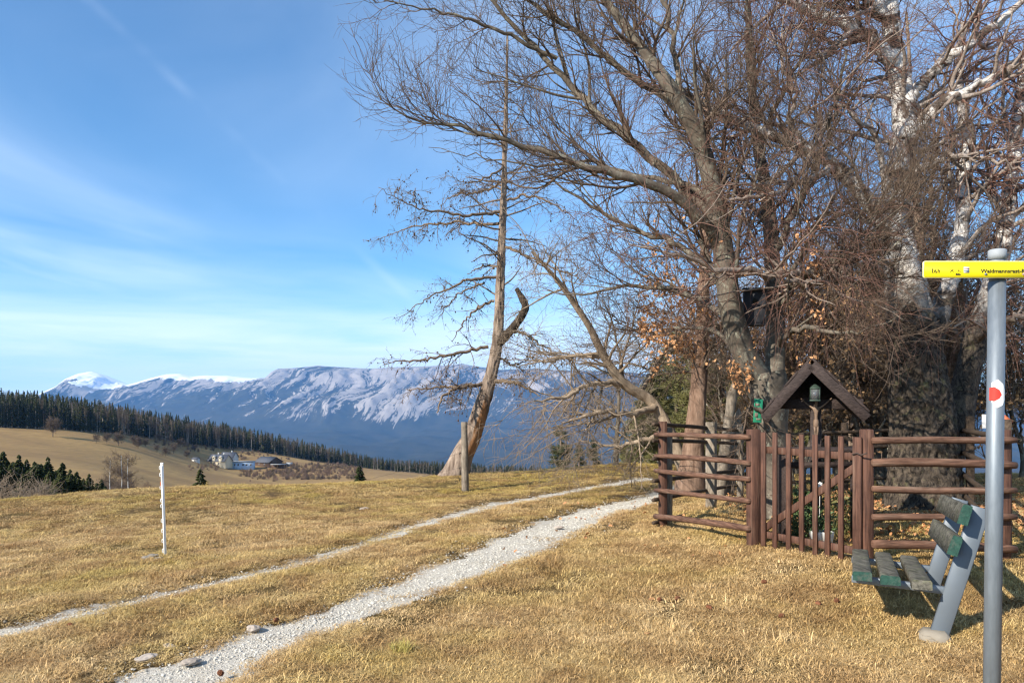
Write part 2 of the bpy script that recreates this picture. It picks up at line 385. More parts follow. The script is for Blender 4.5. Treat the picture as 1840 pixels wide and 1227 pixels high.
def m_wood(name, c0, c1, grain=(3, 3, 60), rough=0.7, spec=0.3, green=None, grey=None):
    m, t = material(name, rough, spec)
    v = t.oc
    off = t.n('ShaderNodeVectorMath', {0: v, 1: t.n('ShaderNodeCombineXYZ', {0: t.math('MULTIPLY', t.rnd, 17.0), 1: t.math('MULTIPLY', t.rnd, 9.0), 2: t.rnd}).outputs[0]}, operation='ADD').outputs[0]
    g = t.noise(t.mapv(off, grain), 1.0, 6, 0.65, 0.6); b = t.noise(off, 6.0, 4)
    c = t.mix(t.ramp(g, [(0.3, 0.0), (0.7, 1.0)]), c0, c1)
    c = t.mix(t.ramp(b, [(0.5, 0.0), (0.75, 0.6)]), c, tuple(q * 0.55 for q in c0))
    if grey: c = t.mix(t.ramp(t.noise(t.mapv(off, tuple(q * .35 for q in grain)), 1.0, 6, 0.7), [(0.54, 0.0), (0.70, 0.75)]), c, grey)
    if green: c = t.mix(t.ramp(t.noise(off, 8.0, 5, 0.7), [(0.52, 0.0), (0.66, 0.7)]), c, green)
    setc(t, c); bump(t, g, 0.8, 0.008); return m
def m_leaf(name, c0, c1):
    m, t = material(name, 0.6, 0.3)
    c = t.mix(t.noise(t.pos, 7.0, 2), c0, c1); c = t.mix(t.n('ShaderNodeAttribute', attribute_name='bl').outputs['Fac'], c, c1)
    setc(t, c)
    return m
M_GROUND = m_ground(); M_GRAVEL = m_gravel(); M_GRASS = m_grass()
M_PEBBLE = m_stone('limestone_pebble', (0.42, 0.385, 0.32), (0.72, 0.68, 0.59))
M_BEECH = m_bark('beech_bark', (0.055, 0.045, 0.035), (0.205, 0.17, 0.13), (4, 4, 3), 0.35, (0.30, 0.29, 0.22))
M_BEECHTWIG = m_bark('beech_twig', (0.058, 0.041, 0.031), (0.205, 0.148, 0.106), (9, 9, 9), 0.0)
M_LARCH = m_bark('larch_bark', (0.13, 0.088, 0.060), (0.40, 0.30, 0.22), (11, 11, 3), 0.9)
M_PALEBARK = m_bark('pale_bark', (0.17, 0.125, 0.085), (0.46, 0.36, 0.26), (9, 9, 3), 0.6)
M_LARCHTWIG = m_bark('larch_twig', (0.10, 0.070, 0.05), (0.27, 0.20, 0.14), (9, 9, 9), 0.0)
M_REDBARK = m_bark('red_bark', (0.10, 0.055, 0.036), (0.33, 0.22, 0.155), (10, 10, 2), 0.9)
M_BIRCH = m_birch()
M_BIRCHTWIG = m_bark('birch_twig', (0.105, 0.052, 0.039), (0.26, 0.15, 0.112), (9, 9, 9), 0.0)
M_PALETWIG = m_bark('pale_twig', (0.17, 0.125, 0.085), (0.36, 0.28, 0.20), (9, 9, 9), 0.0)
M_GREYTWIG = m_bark('grey_brown_twig', (0.095, 0.066, 0.047), (0.27, 0.195, 0.138), (9, 9, 9), 0.0)
M_DARKWOOD = m_bark('rotten_wood', (0.022, 0.017, 0.013), (0.075, 0.055, 0.04), (12, 12, 4), 0.9)
M_BEECHLEAF = m_leaf('dead_beech_leaf', (0.36, 0.150, 0.055), (0.56, 0.29, 0.13))
M_CONE = flat('larch_cone', (0.085, 0.052, 0.033), 0.9, 0.1, 0.4)
M_NEEDLE = m_leaf('spruce_needle', (0.024, 0.034, 0.013), (0.060, 0.072, 0.026))
M_PINE = m_leaf('olive_needle', (0.075, 0.080, 0.024), (0.19, 0.175, 0.060))
M_TANLEAF = m_leaf('tan_leaf', (0.26, 0.145, 0.062), (0.40, 0.245, 0.12))
M_BROWN = m_wood('brown_stain_wood', (0.042, 0.020, 0.014), (0.160, 0.076, 0.048), (60, 60, 3.5), 0.75, 0.25, None, (0.20, 0.125, 0.085))
M_RAIL = m_wood('brown_stain_rail', (0.050, 0.024, 0.016), (0.225, 0.120, 0.076), (5, 5, 75), 0.8, 0.2, None, (0.27, 0.185, 0.13))
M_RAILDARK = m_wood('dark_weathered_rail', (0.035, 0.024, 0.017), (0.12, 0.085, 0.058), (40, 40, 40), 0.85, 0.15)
M_SHRINE = m_wood('dark_brown_wood', (0.018, 0.012, 0.010), (0.080, 0.056, 0.047), (30, 30, 70), 0.75, 0.25)
M_GREYWOOD = m_wood('weathered_grey_wood', (0.11, 0.088, 0.065), (0.34, 0.285, 0.22), (30, 30, 5), 0.9, 0.1)
M_SLAT = m_wood('bench_slat_wood', (0.035, 0.034, 0.027), (0.20, 0.185, 0.148), (45, 6, 45), 0.9, 0.1, (0.16, 0.165, 0.10))
M_SLATGREEN = m_wood('green_paint_end', (0.016, 0.045, 0.036), (0.03, 0.085, 0.062), (40, 40, 40), 0.8, 0.2, (0.12, 0.115, 0.095))
def m_galv():
    m, t = material('galvanised_steel', 0.5, 0.5); a = t.noise(t.mapv(t.oc, (60, 60, 14)), 1.0, 5, 0.7); b = t.noise(t.mapv(t.oc, (30, 30, 1.6)), 1.0, 5, 0.6)
    c = t.mix(a, (0.14, 0.168, 0.19), (0.25, 0.28, 0.305)); c = t.mix(t.ramp(b, [(0.50, 0.0), (0.72, 0.55)]), c, (0.13, 0.135, 0.13)); setc(t, c)
    t.b.inputs['Metallic'].default_value = 0.4; t.t.links.new(t.math('ADD', 0.32, t.math('MULTIPLY', a, 0.4)), t.b.inputs['Roughness']); bump(t, a, 0.12, 0.003); return m
M_GALV = m_galv()
M_BENCHSTEEL = flat('grey_painted_steel', (0.125, 0.148, 0.17), 0.5, 0.4, 0.10, 8.0, 0.1)
M_CONCRETE = flat('concrete', (0.27, 0.235, 0.185), 0.95, 0.1, 0.3, 14.0)
M_YELLOW = flat('sign_yellow', (0.90, 0.74, 0.012), 0.45, 0.4, 0.03, 6.0)
M_WHITE = flat('white_paint', (0.80, 0.79, 0.75), 0.6, 0.3, 0.06, 12.0)
M_PLASTIC = flat('white_plastic', (0.80, 0.79, 0.76), 0.45, 0.4, 0.05, 20.0)
M_BLACK = flat('black_print', (0.025, 0.025, 0.02), 0.6, 0.2)
M_RED = flat('red_paint', (0.60, 0.045, 0.03), 0.6, 0.3, 0.1)
M_GREEN = flat('green_paint', (0.02, 0.22, 0.115), 0.7, 0.25, 0.25)
M_ORANGE = flat('orange_red_paint', (0.60, 0.15, 0.06), 0.6, 0.3, 0.15)
M_CARVED = m_wood('carved_wood', (0.12, 0.075, 0.045), (0.27, 0.18, 0.12), (20, 20, 20), 0.6, 0.3)
M_BOXGREY = flat('dark_grey_board', (0.045, 0.045, 0.05), 0.8, 0.2, 0.2)
M_IRON = flat('rusty_iron', (0.06, 0.04, 0.03), 0.7, 0.4, 0.3)
M_HERB = m_leaf('garden_green', (0.045, 0.085, 0.025), (0.115, 0.165, 0.06))

# ------------------------------------------------------------------ the ground: one sheet from the meadow to the far valley
def axis(lo, fine0, fine1, hi, step, ratio):
    a = list(np.arange(fine0, fine1 + step / 2, step)); s = step
    while a[-1] < hi: s *= ratio; a.append(a[-1] + s)
    b = []; s = step; c = fine0
    while c > lo: s *= ratio; c -= s; b.append(c)
    return np.array(b[::-1] + a)
gx = axis(-5200, -13, 11, 5200, 0.16, 1.075); gy = axis(-60, -2, 27, 5600, 0.16, 1.045)
GX, GY = np.meshgrid(gx, gy, indexing='ij'); GZ = height(GX, GY)

# wheel tracks: left and right edges read off the photograph's rows and laid on the ground
RUT_A = [(1227, 215, 400), (1180, 345, 470), (1135, 440, 562), (1100, 560, 660), (1070, 640, 745), (1040, 722, 832), (1000, 815, 938), (960, 915, 1020), (930, 990, 1080), (905, 1085, 1165), (893, 1140, 1200), (880, 1185, 1245), (868, 1235, 1300), (860, 1300, 1370)]
RUT_B = [(1150, -110, -20), (1125, 10, 75), (1095, 120, 200), (1062, 275, 345), (1030, 425, 482), (1000, 545, 592), (970, 648, 692), (945, 722, 768), (922, 800, 848), (905, 870, 920), (893, 940, 985), (880, 1010, 1055), (868, 1085, 1125), (858, 1150, 1200)]
def rut_edges(rows):
    L = np.array([G(l, y, 60) for y, l, r in rows])[:, :2]; R = np.array([G(r, y, 60) for y, l, r in rows])[:, :2]
    C = (L + R) / 2; w_ = np.abs(R[:, 0] - L[:, 0])
    T = np.gradient(C, axis=0); T /= np.linalg.norm(T, axis=1)[:, None]
    hw = 0.5 * w_ * np.abs(T[:, 1]); hw = np.clip(hw * 1.62, 0.16, 0.52)
    C = np.vstack([C[0] - T[0] * 3.2, C]); hw = np.concatenate([[hw[0]], hw])
    return spline(np.column_stack([C, np.zeros(len(C)), hw]), 420)
RUTS = [rut_edges(RUT_A), rut_edges(RUT_B)]
RUTS[1][:, 3] *= 0.9
def rut_dist(x, y):
    """distance outside the nearer rut (negative inside) and which rut"""
    q = np.stack([x, y], 1); best = np.full(len(q), 1e9); who = np.zeros(len(q), int)
    for k, r in enumerate(RUTS):
        rs = r[::4]
        for i0 in range(0, len(q), 20000):
            d = np.linalg.norm(q[i0:i0 + 20000, None] - rs[None, :, :2], axis=2); j = d.argmin(1)
            e = d[np.arange(len(j)), j] - rs[j, 3]; sl = slice(i0, i0 + 20000)
            u = e < best[sl]; best[sl] = np.where(u, e, best[sl]); who[sl] = np.where(u, k, who[sl])
    return best, who
nearmask = (GX > -9) & (GX < 8) & (GY > 0) & (GY < 26)
rd = np.full(GX.shape, 9.0); rd[nearmask] = rut_dist(GX[nearmask], GY[nearmask])[0]
GZ = GZ - 0.035 * (1 - smooth(-0.15, 0.12, rd)) + 0.018 * np.exp(-((rd - 0.28) / 0.16) ** 2)
V = np.stack([GX, GY, GZ], -1).reshape(-1, 3)
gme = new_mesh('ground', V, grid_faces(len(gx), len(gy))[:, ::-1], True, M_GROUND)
# wooded ground far off, leaf litter under the grove
def enclosure(x, y): return smooth(2.3, 3.2, x - 0.12 * (y - 7)) * smooth(6.4, 7.6, y + 0.4 * (x - 3)) * smooth(40, 26, y)
u_, v_ = V[:, 0], V[:, 1]
at1 = gme.attributes.new('litter', 'FLOAT', 'POINT'); at1.data.foreach_set('value', enclosure(u_, v_).astype(np.float32))
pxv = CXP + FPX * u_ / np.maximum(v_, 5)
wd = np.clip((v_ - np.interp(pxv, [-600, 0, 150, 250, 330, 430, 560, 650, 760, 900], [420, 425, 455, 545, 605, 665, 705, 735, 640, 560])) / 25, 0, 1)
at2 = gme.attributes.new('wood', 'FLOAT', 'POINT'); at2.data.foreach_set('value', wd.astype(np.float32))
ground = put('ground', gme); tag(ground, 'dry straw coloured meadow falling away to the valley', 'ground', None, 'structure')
def gsurf(x, y):
    z = height(x, y); m_ = (x > -9) & (x < 8) & (y > 0) & (y < 26); r = np.full(len(x), 9.0)
    if m_.any(): r[m_] = rut_dist(x[m_], y[m_])[0]
    return z - 0.035 * (1 - smooth(-0.15, 0.12, r)) + 0.018 * np.exp(-((r - 0.28) / 0.16) ** 2), r

def rut_strip(rt, seed):
    n = len(rt); T = np.gradient(rt[:, :2], axis=0); T /= np.linalg.norm(T, axis=1)[:, None]; N = np.stack([-T[:, 1], T[:, 0]], 1)
    s = np.arange(n) * np.linalg.norm(rt[1, :2] - rt[0, :2])
    m_ = 7; rows = []
    for j in range(m_):
        f = j / (m_ - 1) * 2 - 1
        wob = 1.0 + 0.42 * fbm(s * 1.5 * (1 + .2 * (f > 0)), seed + (f > 0) * 9.1, 0, 4) * (abs(f) > .6)
        q = rt[:, :2] + N * (f * rt[:, 3] * wob)[:, None]
        z = gsurf(q[:, 0], q[:, 1])[0] + np.where(abs(f) > .9, -0.012, 0.010)
        rows.append(np.column_stack([q, z]))
    return np.stack(rows, 1).reshape(-1, 3), grid_faces(n, m_)
pmb = MB()
for k, rt in enumerate(RUTS): Vs, Fs = rut_strip(rt, 3.0 + k * 20); pmb.add(Vs, Fs[:, ::-1])
track = pmb.obj('gravel_path', M_GRAVEL, None, True)
edv = np.abs(np.tile(np.linspace(-1, 1, 7), 420)); edv = np.concatenate([edv * .9 - .12, edv * .6 + .42])
a_e = track.data.attributes.new('ed', 'FLOAT', 'POINT'); a_e.data.foreach_set('value', edv.astype(np.float32))
tag(track, 'two pale gravel wheel tracks crossing the dry meadow', 'path', None, 'structure')

# ------------------------------------------------------------------ mountain range
def m_mount():
    m, t = material('limestone_range', 1.0, 0.0)
    rk = t.n('ShaderNodeAttribute', attribute_name='rock').outputs['Fac']; sn = t.n('ShaderNodeAttribute', attribute_name='snow').outputs['Fac']
    wxa = t.n('ShaderNodeAttribute', attribute_name='wx').outputs['Fac']; sp3 = t.n('ShaderNodeSeparateXYZ', {0: t.pos})
    wv = t.n('ShaderNodeCombineXYZ', {0: wxa, 1: sp3.outputs[1], 2: sp3.outputs[2]}).outputs[0]
    st = t.noise(t.mapv(wv, (0.010, 0.0006, 0.0012)), 1.0, 9, 0.70, 0.12)
    fi = t.noise(t.mapv(wv, (0.045, 0.006, 0.014)), 1.0, 6, 0.70, 0.2)
    f = t.math('ADD', rk, t.math('MULTIPLY', t.math('SUBTRACT', st, 0.5), 3.0))
    f = t.math('ADD', f, t.math('MULTIPLY', t.math('SUBTRACT', fi, 0.5), 1.5))
    rmask = t.ramp(f, [(0.46, 0.0), (0.54, 1.0)])
    forest = t.mix(t.noise(t.mapv(t.pos, (0.004, 0.002, 0.004)), 1.0, 6, 0.7), (0.010, 0.018, 0.014), (0.085, 0.078, 0.052))
    rock = t.mix(fi, (0.21, 0.178, 0.15), (0.50, 0.445, 0.385))
    c = t.mix(rmask, forest, rock)
    s2 = t.ramp(t.math('ADD', sn, t.math('MULTIPLY', t.math('SUBTRACT', t.noise(t.mapv(t.pos, (0.006, 0.004, 0.012)), 1.0, 6, 0.65, 0.5), 0.5), 1.5)), [(0.45, 0.0), (0.56, 1.0)])
    setc(t, t.mix(s2, c, (0.88, 0.90, 0.93))); return m
mx = np.arange(-11500, 8500, 36.0); my = np.concatenate([np.arange(5000, 9000, 60.0), np.arange(9000, 13400, 32.0), np.arange(13400, 15400, 120.0)])
MX, MY = np.meshgrid(mx, my, indexing='ij')
SIL = [(-600, 735), (-100, 730), (60, 712), (100, 694), (118, 680), (140, 671), (165, 667), (185, 673), (205, 681), (228, 691), (245, 687), (270, 679), (300, 672), (322, 671), (345, 676), (370, 674), (410, 675), (450, 679), (476, 679), (488, 667), (500, 662), (530, 661), (570, 657), (620, 660), (660, 662), (720, 659), (760, 658), (805, 656), (830, 653), (860, 659), (900, 664), (960, 662), (1020, 665), (1090, 667), (1150, 670), (1250, 685), (1400, 700), (1600, 705), (2000, 715)]
YR = 12300 + 500 * perlin(mx / 2600, 4.4)
pxm = CXP + FPX * mx / YR
zr = EYE + (HYP - np.interp(pxm, [s[0] for s in SIL], [s[1] for s in SIL])) / FPX * YR
YRg, ZRg = YR[:, None], zr[:, None]
base = -470.0
s_ = (YRg - MY) / 3000.0; sc_ = np.clip(s_, 0, 1)
wx = MX + 420 * fbm(MX / 1900, MY / 1900, 0, 3) + 0.25 * (YRg - MY)
spur = ridged(wx / 1300, MY / 4200, 2, 0.5) - 0.45
gul = ridged(wx / 430, MY / 1700, 4, 0.55) - 0.6
prof = (1 - sc_) ** 1.15; foot = -250.0
amp = np.sin(np.pi * np.clip(sc_ * 1.02 + 0.03, 0, 1)) ** 0.8
MZ = foot + (ZRg - foot) * prof - np.clip(s_ - 1, 0, 9) * 3000 * (220.0 / 4300) + 70 * smooth(.75, 1.1, s_) * smooth(5000, 6500, MY) * fbm(MX / 900, MY / 900, 2.0, 4) + amp * (150 * spur + 85 * gul) + 11 * fbm(MX / 130, MY / 130, 0, 4) * (0.5 + amp)
behind = s_ < 0
MZ = np.where(behind, ZRg + (MY - YRg) * -0.16 + 6 * fbm(MX / 200, MY / 200, 0, 3), MZ)
lim = EYE + (HYP - np.interp(CXP + FPX * MX / MY, [s[0] for s in SIL], [s[1] for s in SIL])) / FPX * MY          # nothing in front stands above the skyline
MZ = np.where(~behind, np.minimum(MZ, lim - 2.0 - 30 * np.minimum(sc_ * 6, 1)), MZ)
MV = np.stack([MX, MY, MZ], -1).reshape(-1, 3)
mme = new_mesh('mountain_range', MV, grid_faces(len(mx), len(my))[:, ::-1], True, m_mount())
grad = np.hypot(*np.gradient(MZ, 36.0, axis=(0,)) if False else (np.gradient(MZ, mx, axis=0), np.gradient(MZ, my, axis=1)))
hrel = (MZ - base) / (ZRg - base)
scar = np.exp(-((pxm[:, None] - 705 - 40 * (1 - hrel) + 60 * perlin(MX / 900, MY / 900)) / 75) ** 2) * smooth(0.15, 0.4, hrel)
pgx = CXP + FPX * MX / MY
rock = -0.02 + 0.30 * smooth(0.55, 0.98, hrel) + 0.16 * smooth(0.34, 0.8, grad) + 0.22 * smooth(-.1, .35, gul) * smooth(0.2, 0.5, hrel) + 0.42 * scar - 0.16 * smooth(880, 1050, pgx) + 0.34 * perlin(MX / 1100, MY / 1600) * smooth(0.1, 0.4, hrel) - 0.3 * smooth(0.34, 0.14, hrel)
snow = smooth(0.80, 1.0, hrel) * (0.95 * smooth(480, 440, pgx)) + 0.62 * behind * smooth(700, 480, pgx) + 0.55 * np.exp(-((pgx - 165) / 55) ** 2) * smooth(0.62, 0.95, hrel) + 0.15 * smooth(0.95, 1, hrel) - 0.35 * smooth(0.5, 0.9, grad)
for nm, arr in (('rock', rock), ('snow', snow), ('wx', wx)):
    a_t = mme.attributes.new(nm, 'FLOAT', 'POINT'); a_t.data.foreach_set('value', arr.ravel().astype(np.float32))
mount = put('mountain_range', mme); tag(mount, 'long blue limestone range with rock scars and snowy tops', 'mountains', None, 'structure')

# ------------------------------------------------------------------ fences, gate, shrine, bench, signpost
def gp(p): return np.array([p[0], p[1], gz(p[0], p[1])])
LC = Pt(1191, 945, 9.3); GL = Pt(1354, 980, 7.26); GR = Pt(1557, 1018, 6.25); RC = Pt(1803, 1003, 6.3)
SB = at(1330, 12.4); SM = at(1278, 11.0)
BR = np.array([6.9, 12.6, gz(6.9, 12.6)]); RM = np.array([5.5, 9.4, gz(5.5, 9.4)])
def log_rail(a, b, r, seed, S=10, n=14):
    """a peeled pole: slightly bowed and uneven, flat sawn back"""
    t = np.linspace(0, 1, n); P = np.asarray(a)[None] * (1 - t)[:, None] + np.asarray(b)[None] * t[:, None]
    P[:, 2] += 0.010 * np.sin(np.pi * t) * (seed % 3 - 1) + 0.006 * perlin(t * 4, seed * 3.7)
    R = r * (1 + 0.10 * perlin(t * 5, seed * 1.3 + 7)) * (1.0 - 0.05 * t)
    R[0] *= 0.86; R[-1] *= 0.86
    P = np.vstack([P[0] + (P[0] - P[1]) * 0.02, P, P[-1] + (P[-1] - P[-2]) * 0.02]); R = np.concatenate([[R[0] * .55], R, [R[-1] * .55]])
    return MB().tube(P, R, S)
def fence(name, label, posts, rails, pm, rm, group='brown rail fence sections'):
    """posts: (base, top z, width); rails: (a, b, radius)"""
    rails = [(a, b, r * .86) for a, b, r in rails]; root = thing(name, label, 'fence', tuple(posts[0][0]), 0, group); o = np.array(posts[0][0])
    for i, (b, tz, w_) in enumerate(posts):
        b = np.asarray(b) - o; dirv = np.asarray(posts[min(i + 1, len(posts) - 1)][0]) - np.asarray(posts[min(i + 1, len(posts) - 1) - 1][0])
        an = math.atan2(dirv[1], dirv[0]); R = np.array([[math.cos(an), -math.sin(an), 0], [math.sin(an), math.cos(an), 0], [0, 0, 1]])
        h = tz - (b[2] + o[2]) + 0.3
        MB().box((b[0], b[1], b[2] - 0.3 + h / 2), (w_, w_, h), R, 0.008).obj('post', pm, root)
    for i, (a, b, r) in enumerate(rails):
        log_rail(np.asarray(a) - o, np.asarray(b) - o, r, i + 1).obj('rail', rm, root, True)
    return root
def offs(a, b, k):                     # unit normal of a fence run, towards the camera side
    d = (b - a)[:2]; n = np.array([d[1], -d[0]]) / np.linalg.norm(d)
    if n @ (-(a + b)[:2]) < 0: n = -n
    return np.array([n[0], n[1], 0]) * k
n1 = offs(LC, GL, 0.075)
rl = []
for y0, y1, r in [(780, 785, .033), (819, 831, .032), (845, 860, .034), (880, 899, .032), (927, 949, .040)]:
    a, b = Pt(1191, y0, 9.3), Pt(1356, y1, 7.26); d = (b - a) / np.linalg.norm(b - a)
    rl.append((a + n1 - d * 0.05, b + n1 + d * 0.04, r))
fence('rail_fence', 'brown fence section of five poles left of the slatted gate', [(LC, Pt(1191, 757, 9.3)[2], .085), (GL, Pt(1354, 771, 7.26)[2], .10)], rl, M_BROWN, M_RAIL)
n2 = offs(GR, RC, 0.075); rl = []
for y0, y1, r in [(790, 790, .034), (830, 834, .040), (876, 879, .033), (926, 926, .034), (974, 984, .042)]:
    rl.append((Pt(1566, y0, 6.25) + n2 + (-0.03, 0, 0), Pt(1803, y1, 6.3) + n2 + (0.05, 0, 0), r))
fence('rail_fence', 'brown fence section of poles behind the bench and metal signpost', [(GR, Pt(1557, 771, 6.25)[2], .085), (RC, Pt(1803, 772, 6.3)[2], .085)], rl, M_BROWN, M_RAIL)
# the side run going back from the corner, a weathered middle post
rl = []
n3 = offs(LC, SB, -0.06)
for y0, y1, r in [(762, 773, .032), (792, 797, .030), (824, 819, .030), (863, 845, .034), (897, 872, .030), (938, 900, .03)]:
    a = Pt(1191, y0, 9.3); b = Pt(1332, y1, 12.4); d = (b - a) / np.linalg.norm(b - a); rl.append((a + n3 - d * .16, b + n3 + d * .1, r))
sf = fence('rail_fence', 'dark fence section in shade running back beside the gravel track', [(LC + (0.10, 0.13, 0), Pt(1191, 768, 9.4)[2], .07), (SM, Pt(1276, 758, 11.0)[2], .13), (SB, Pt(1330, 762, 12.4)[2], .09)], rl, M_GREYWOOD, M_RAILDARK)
def back_run(a, b, label, tops):
    rl = []; nn = offs(a, b, 0.06)
    for h in tops: rl.append((a + nn + (0, 0, h), b + nn + (0, 0, h), .033))
    mid = (a + b) / 2; mid[2] = gz(mid[0], mid[1])
    fence('rail_fence', label, [(a, a[2] + 1.12, .09), (mid, mid[2] + 1.12, .09), (b, b[2] + 1.1, .09)], rl, M_RAILDARK, M_RAILDARK)
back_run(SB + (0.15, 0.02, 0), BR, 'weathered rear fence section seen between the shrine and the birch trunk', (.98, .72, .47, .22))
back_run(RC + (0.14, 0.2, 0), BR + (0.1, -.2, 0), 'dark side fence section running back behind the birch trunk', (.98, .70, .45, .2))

# the gate: eight uprights, two bars, a diagonal brace, an iron hook
A = Pt(1366, 985, 7.1); B = Pt(1546, 1018, 6.22)
gate = thing('slatted_gate', 'closed brown gate of upright slats with a diagonal brace', 'gate', tuple(A)); A0 = A.copy()
gd = (B - A); gd[2] = 0; gl = np.linalg.norm(gd); gd /= gl; gn = np.array([gd[1], -gd[0], 0]);
if gn @ np.array([-A[0], -A[1], 0]) < 0: gn = -gn
Rg = np.stack([gd, gn, (0, 0, 1)], 1)
sx_ = [650, 713, 788, 860, 935, 1003, 1077, 1167]; st_ = [418, 420, 425, 430, 432, 437, 440, 445]; sb_ = [1045, 1083, 1098, 1105, 1113, 1135, 1147, 1158]
for i in range(8):
    px = 1160 + sx_[i] / 3.067
    den = (px - CXP) / FPX                              # where the pixel column crosses the gate's plane
    s = (den * A[1] - A[0]) / (gd[0] - den * gd[1]); q = A + gd * s
    zt = EYE + (HYP - (640 + st_[i] / 3.067)) / FPX * q[1]; zb = EYE + (HYP - (640 + sb_[i] / 3.067)) / FPX * q[1]
    w_ = 0.046 if i < 7 else 0.075
    if i == 0: w_ = 0.052
    MB().box((q[0] - A0[0], q[1] - A0[1], (zt + zb) / 2 - A0[2]), (w_, 0.022, zt - zb), Rg, 0.003).obj('slat', M_BROWN, gate)
    if i == 0: q0, zt0, zb0 = q, zt, zb
    if i == 7: q7, zt7, zb7 = q, zt, zb
bk = -gn * 0.026
for f0, f1 in ((0.155, 0.155), (0.90, 0.885)):
    a = q0 + bk; b = q7 + bk; a[2] = zt0 + (zb0 - zt0) * f0; b[2] = zt7 + (zb7 - zt7) * f1
    MB().bar(a - A0, b - A0, 0.028, 0.06, bev=0.003).obj('crossbar', M_BROWN, gate)
a = q0 + bk; b = q7 + bk; a[2] = zt0 + (zb0 - zt0) * 0.87; b[2] = zt7 + (zb7 - zt7) * 0.185
MB().bar(a - A0 + (0, 0, .03), b - A0 + (0, 0, -.03), 0.026, 0.062, bev=0.003).obj('brace', M_BROWN, gate)
hk = q7 + gn * 0.02 - A0; hk[2] = zt7 - 0.14 - A0[2]
MB().tube([hk + gd * -.03, hk + gd * .01 + (0, 0, .012), hk + gd * .06 - gn * -.01, hk + gd * .10 + (0, 0, .018)], .006, 6).obj('latch', M_IRON, gate)

# wayside shrine
SD = 7.5; so = at(1466, SD); shrine = thing('wayside_shrine', 'dark wooden wayside cross under a small gabled roof', 'shrine', tuple(so), math.radians(-19))
def S_(px, py, d=SD): return Pt(px, py, d) - so
MB().bar((0, 0.02, -0.3), S_(1466, 690) * (0, 0, 1) + (0, 0.02, 0), 0.10, 0.085, (0, 1, 0), 0.006).obj('upright', M_SHRINE, shrine)
zx = S_(1466, 725)[2]
MB().bar((-0.42, 0.02, zx), (0.42, 0.02, zx), 0.05, 0.085, bev=.004).obj('crossbeam', M_SHRINE, shrine)
ap = S_(1457, 650); el = S_(1381, 742); er = S_(1543, 740); cxr = ap[0]
depth = 0.5
for e, sg in ((el, -1), (er, 1)):
    d = np.array([e[0] - ap[0], 0, e[2] - ap[2]]); L = np.linalg.norm(d); d /= L; nrm = np.array([-d[2], 0, d[0]]); nrm *= np.sign(nrm[2])
    # four boards of the roof slope, lapped, and the barge board at the front
    for k in range(4):
        a = np.array([ap[0], 0, ap[2]]) + d * (L * k / 4 - .01) + nrm * (.012 + (.010 if k % 2 else 0.0)); b = a + d * (L / 4 + .035) + nrm * .012
        R = np.stack([d, (0, 1, 0), np.cross(d, (0, 1, 0))], 1)
        MB().box((a + b) / 2, (L / 4 + .03, depth, .020), R, .003).obj('roof_board', M_SHRINE, shrine)
    a = np.array([ap[0], -depth / 2 - .013, ap[2] - .045]); b = a + d * (L + .02)
    MB().bar(a, b, .022, .090, nrm, .003).obj('barge_board', M_SHRINE, shrine)
    MB().bar(a + (0, depth * .93, 0), b + (0, depth * .93, 0), .022, .08, nrm, .003).obj('rafter', M_SHRINE, shrine)
    zb_ = S_(1466, 732)[2]
zt_ = S_(1466, 728)[2]
MB().bar((el[0] * .62, -.02, zt_ + .01), (er[0] * .72, -.02, zt_ + .01), .03, .095, bev=.004).obj('tie_beam', M_SHRINE, shrine)
tri = MB(); yb = depth / 2 - .06
tri.add([(el[0] * .86, yb, el[2] + .04), (er[0] * .86, yb, el[2] + .04), (ap[0], yb, ap[2] - .05), (el[0] * .86, yb + .018, el[2] + .04), (er[0] * .86, yb + .018, el[2] + .04), (ap[0], yb + .018, ap[2] - .05)],
        [(0, 1, 2), (5, 4, 3)], [(0, 3, 4, 1), (1, 4, 5, 2), (2, 5, 3, 0)]).obj('gable_board', M_SHRINE, shrine)
# the carved figure: one continuous body grown round a skeleton
fg = S_(1464, 716); fb = S_(1466, 792); fh = fg[2] - fb[2]; fx, fy, fz = fb[0], -0.055, fb[2]
jt = [(0, 0, .47, .036), (0, -.008, .60, .042), (0, -.01, .74, .050), (0, -.012, .82, .026), (0.006, -.03, .90, .036), (0.01, -.036, .965, .030),
      (-.095, -.004, .79, .024), (-.20, 0, .87, .018), (-.31, .012, .98, .014), (-.345, .014, 1.01, .013),
      (.095, -.004, .79, .024), (.20, 0, .87, .018), (.31, .012, .98, .014), (.345, .014, 1.01, .013),
      (-.034, -.012, .40, .033), (-.026, -.045, .235, .026), (-.006, -.012, .06, .018), (-.004, -.03, .0, .016),
      (.036, -.012, .40, .033), (.032, -.045, .235, .026), (.016, -.012, .06, .018), (.012, -.03, .0, .016)]
ed = [(0, 1), (1, 2), (2, 3), (3, 4), (4, 5), (2, 6), (6, 7), (7, 8), (8, 9), (2, 10), (10, 11), (11, 12), (12, 13), (0, 14), (14, 15), (15, 16), (16, 17), (0, 18), (18, 19), (19, 20), (20, 21)]
me = bpy.data.meshes.new('figure'); me.from_pydata([(fx + x * fh, fy + y * fh, fz + z * fh) for x, y, z, r in jt], ed, []); me.materials.append(M_CARVED)
fo = put('figure', me, shrine); fo['label'] = 'carved figure with raised arms on the cross'
sk = fo.modifiers.new('skin', 'SKIN'); sk.use_smooth_shade = True; fo.modifiers.new('sub', 'SUBSURF').levels = 1; fo.modifiers['sub'].render_levels = 2
for v, (x, y, z, r) in zip(me.skin_vertices[0].data, jt): v.radius = (r * fh, r * fh)
me.skin_vertices[0].data[0].use_root = True
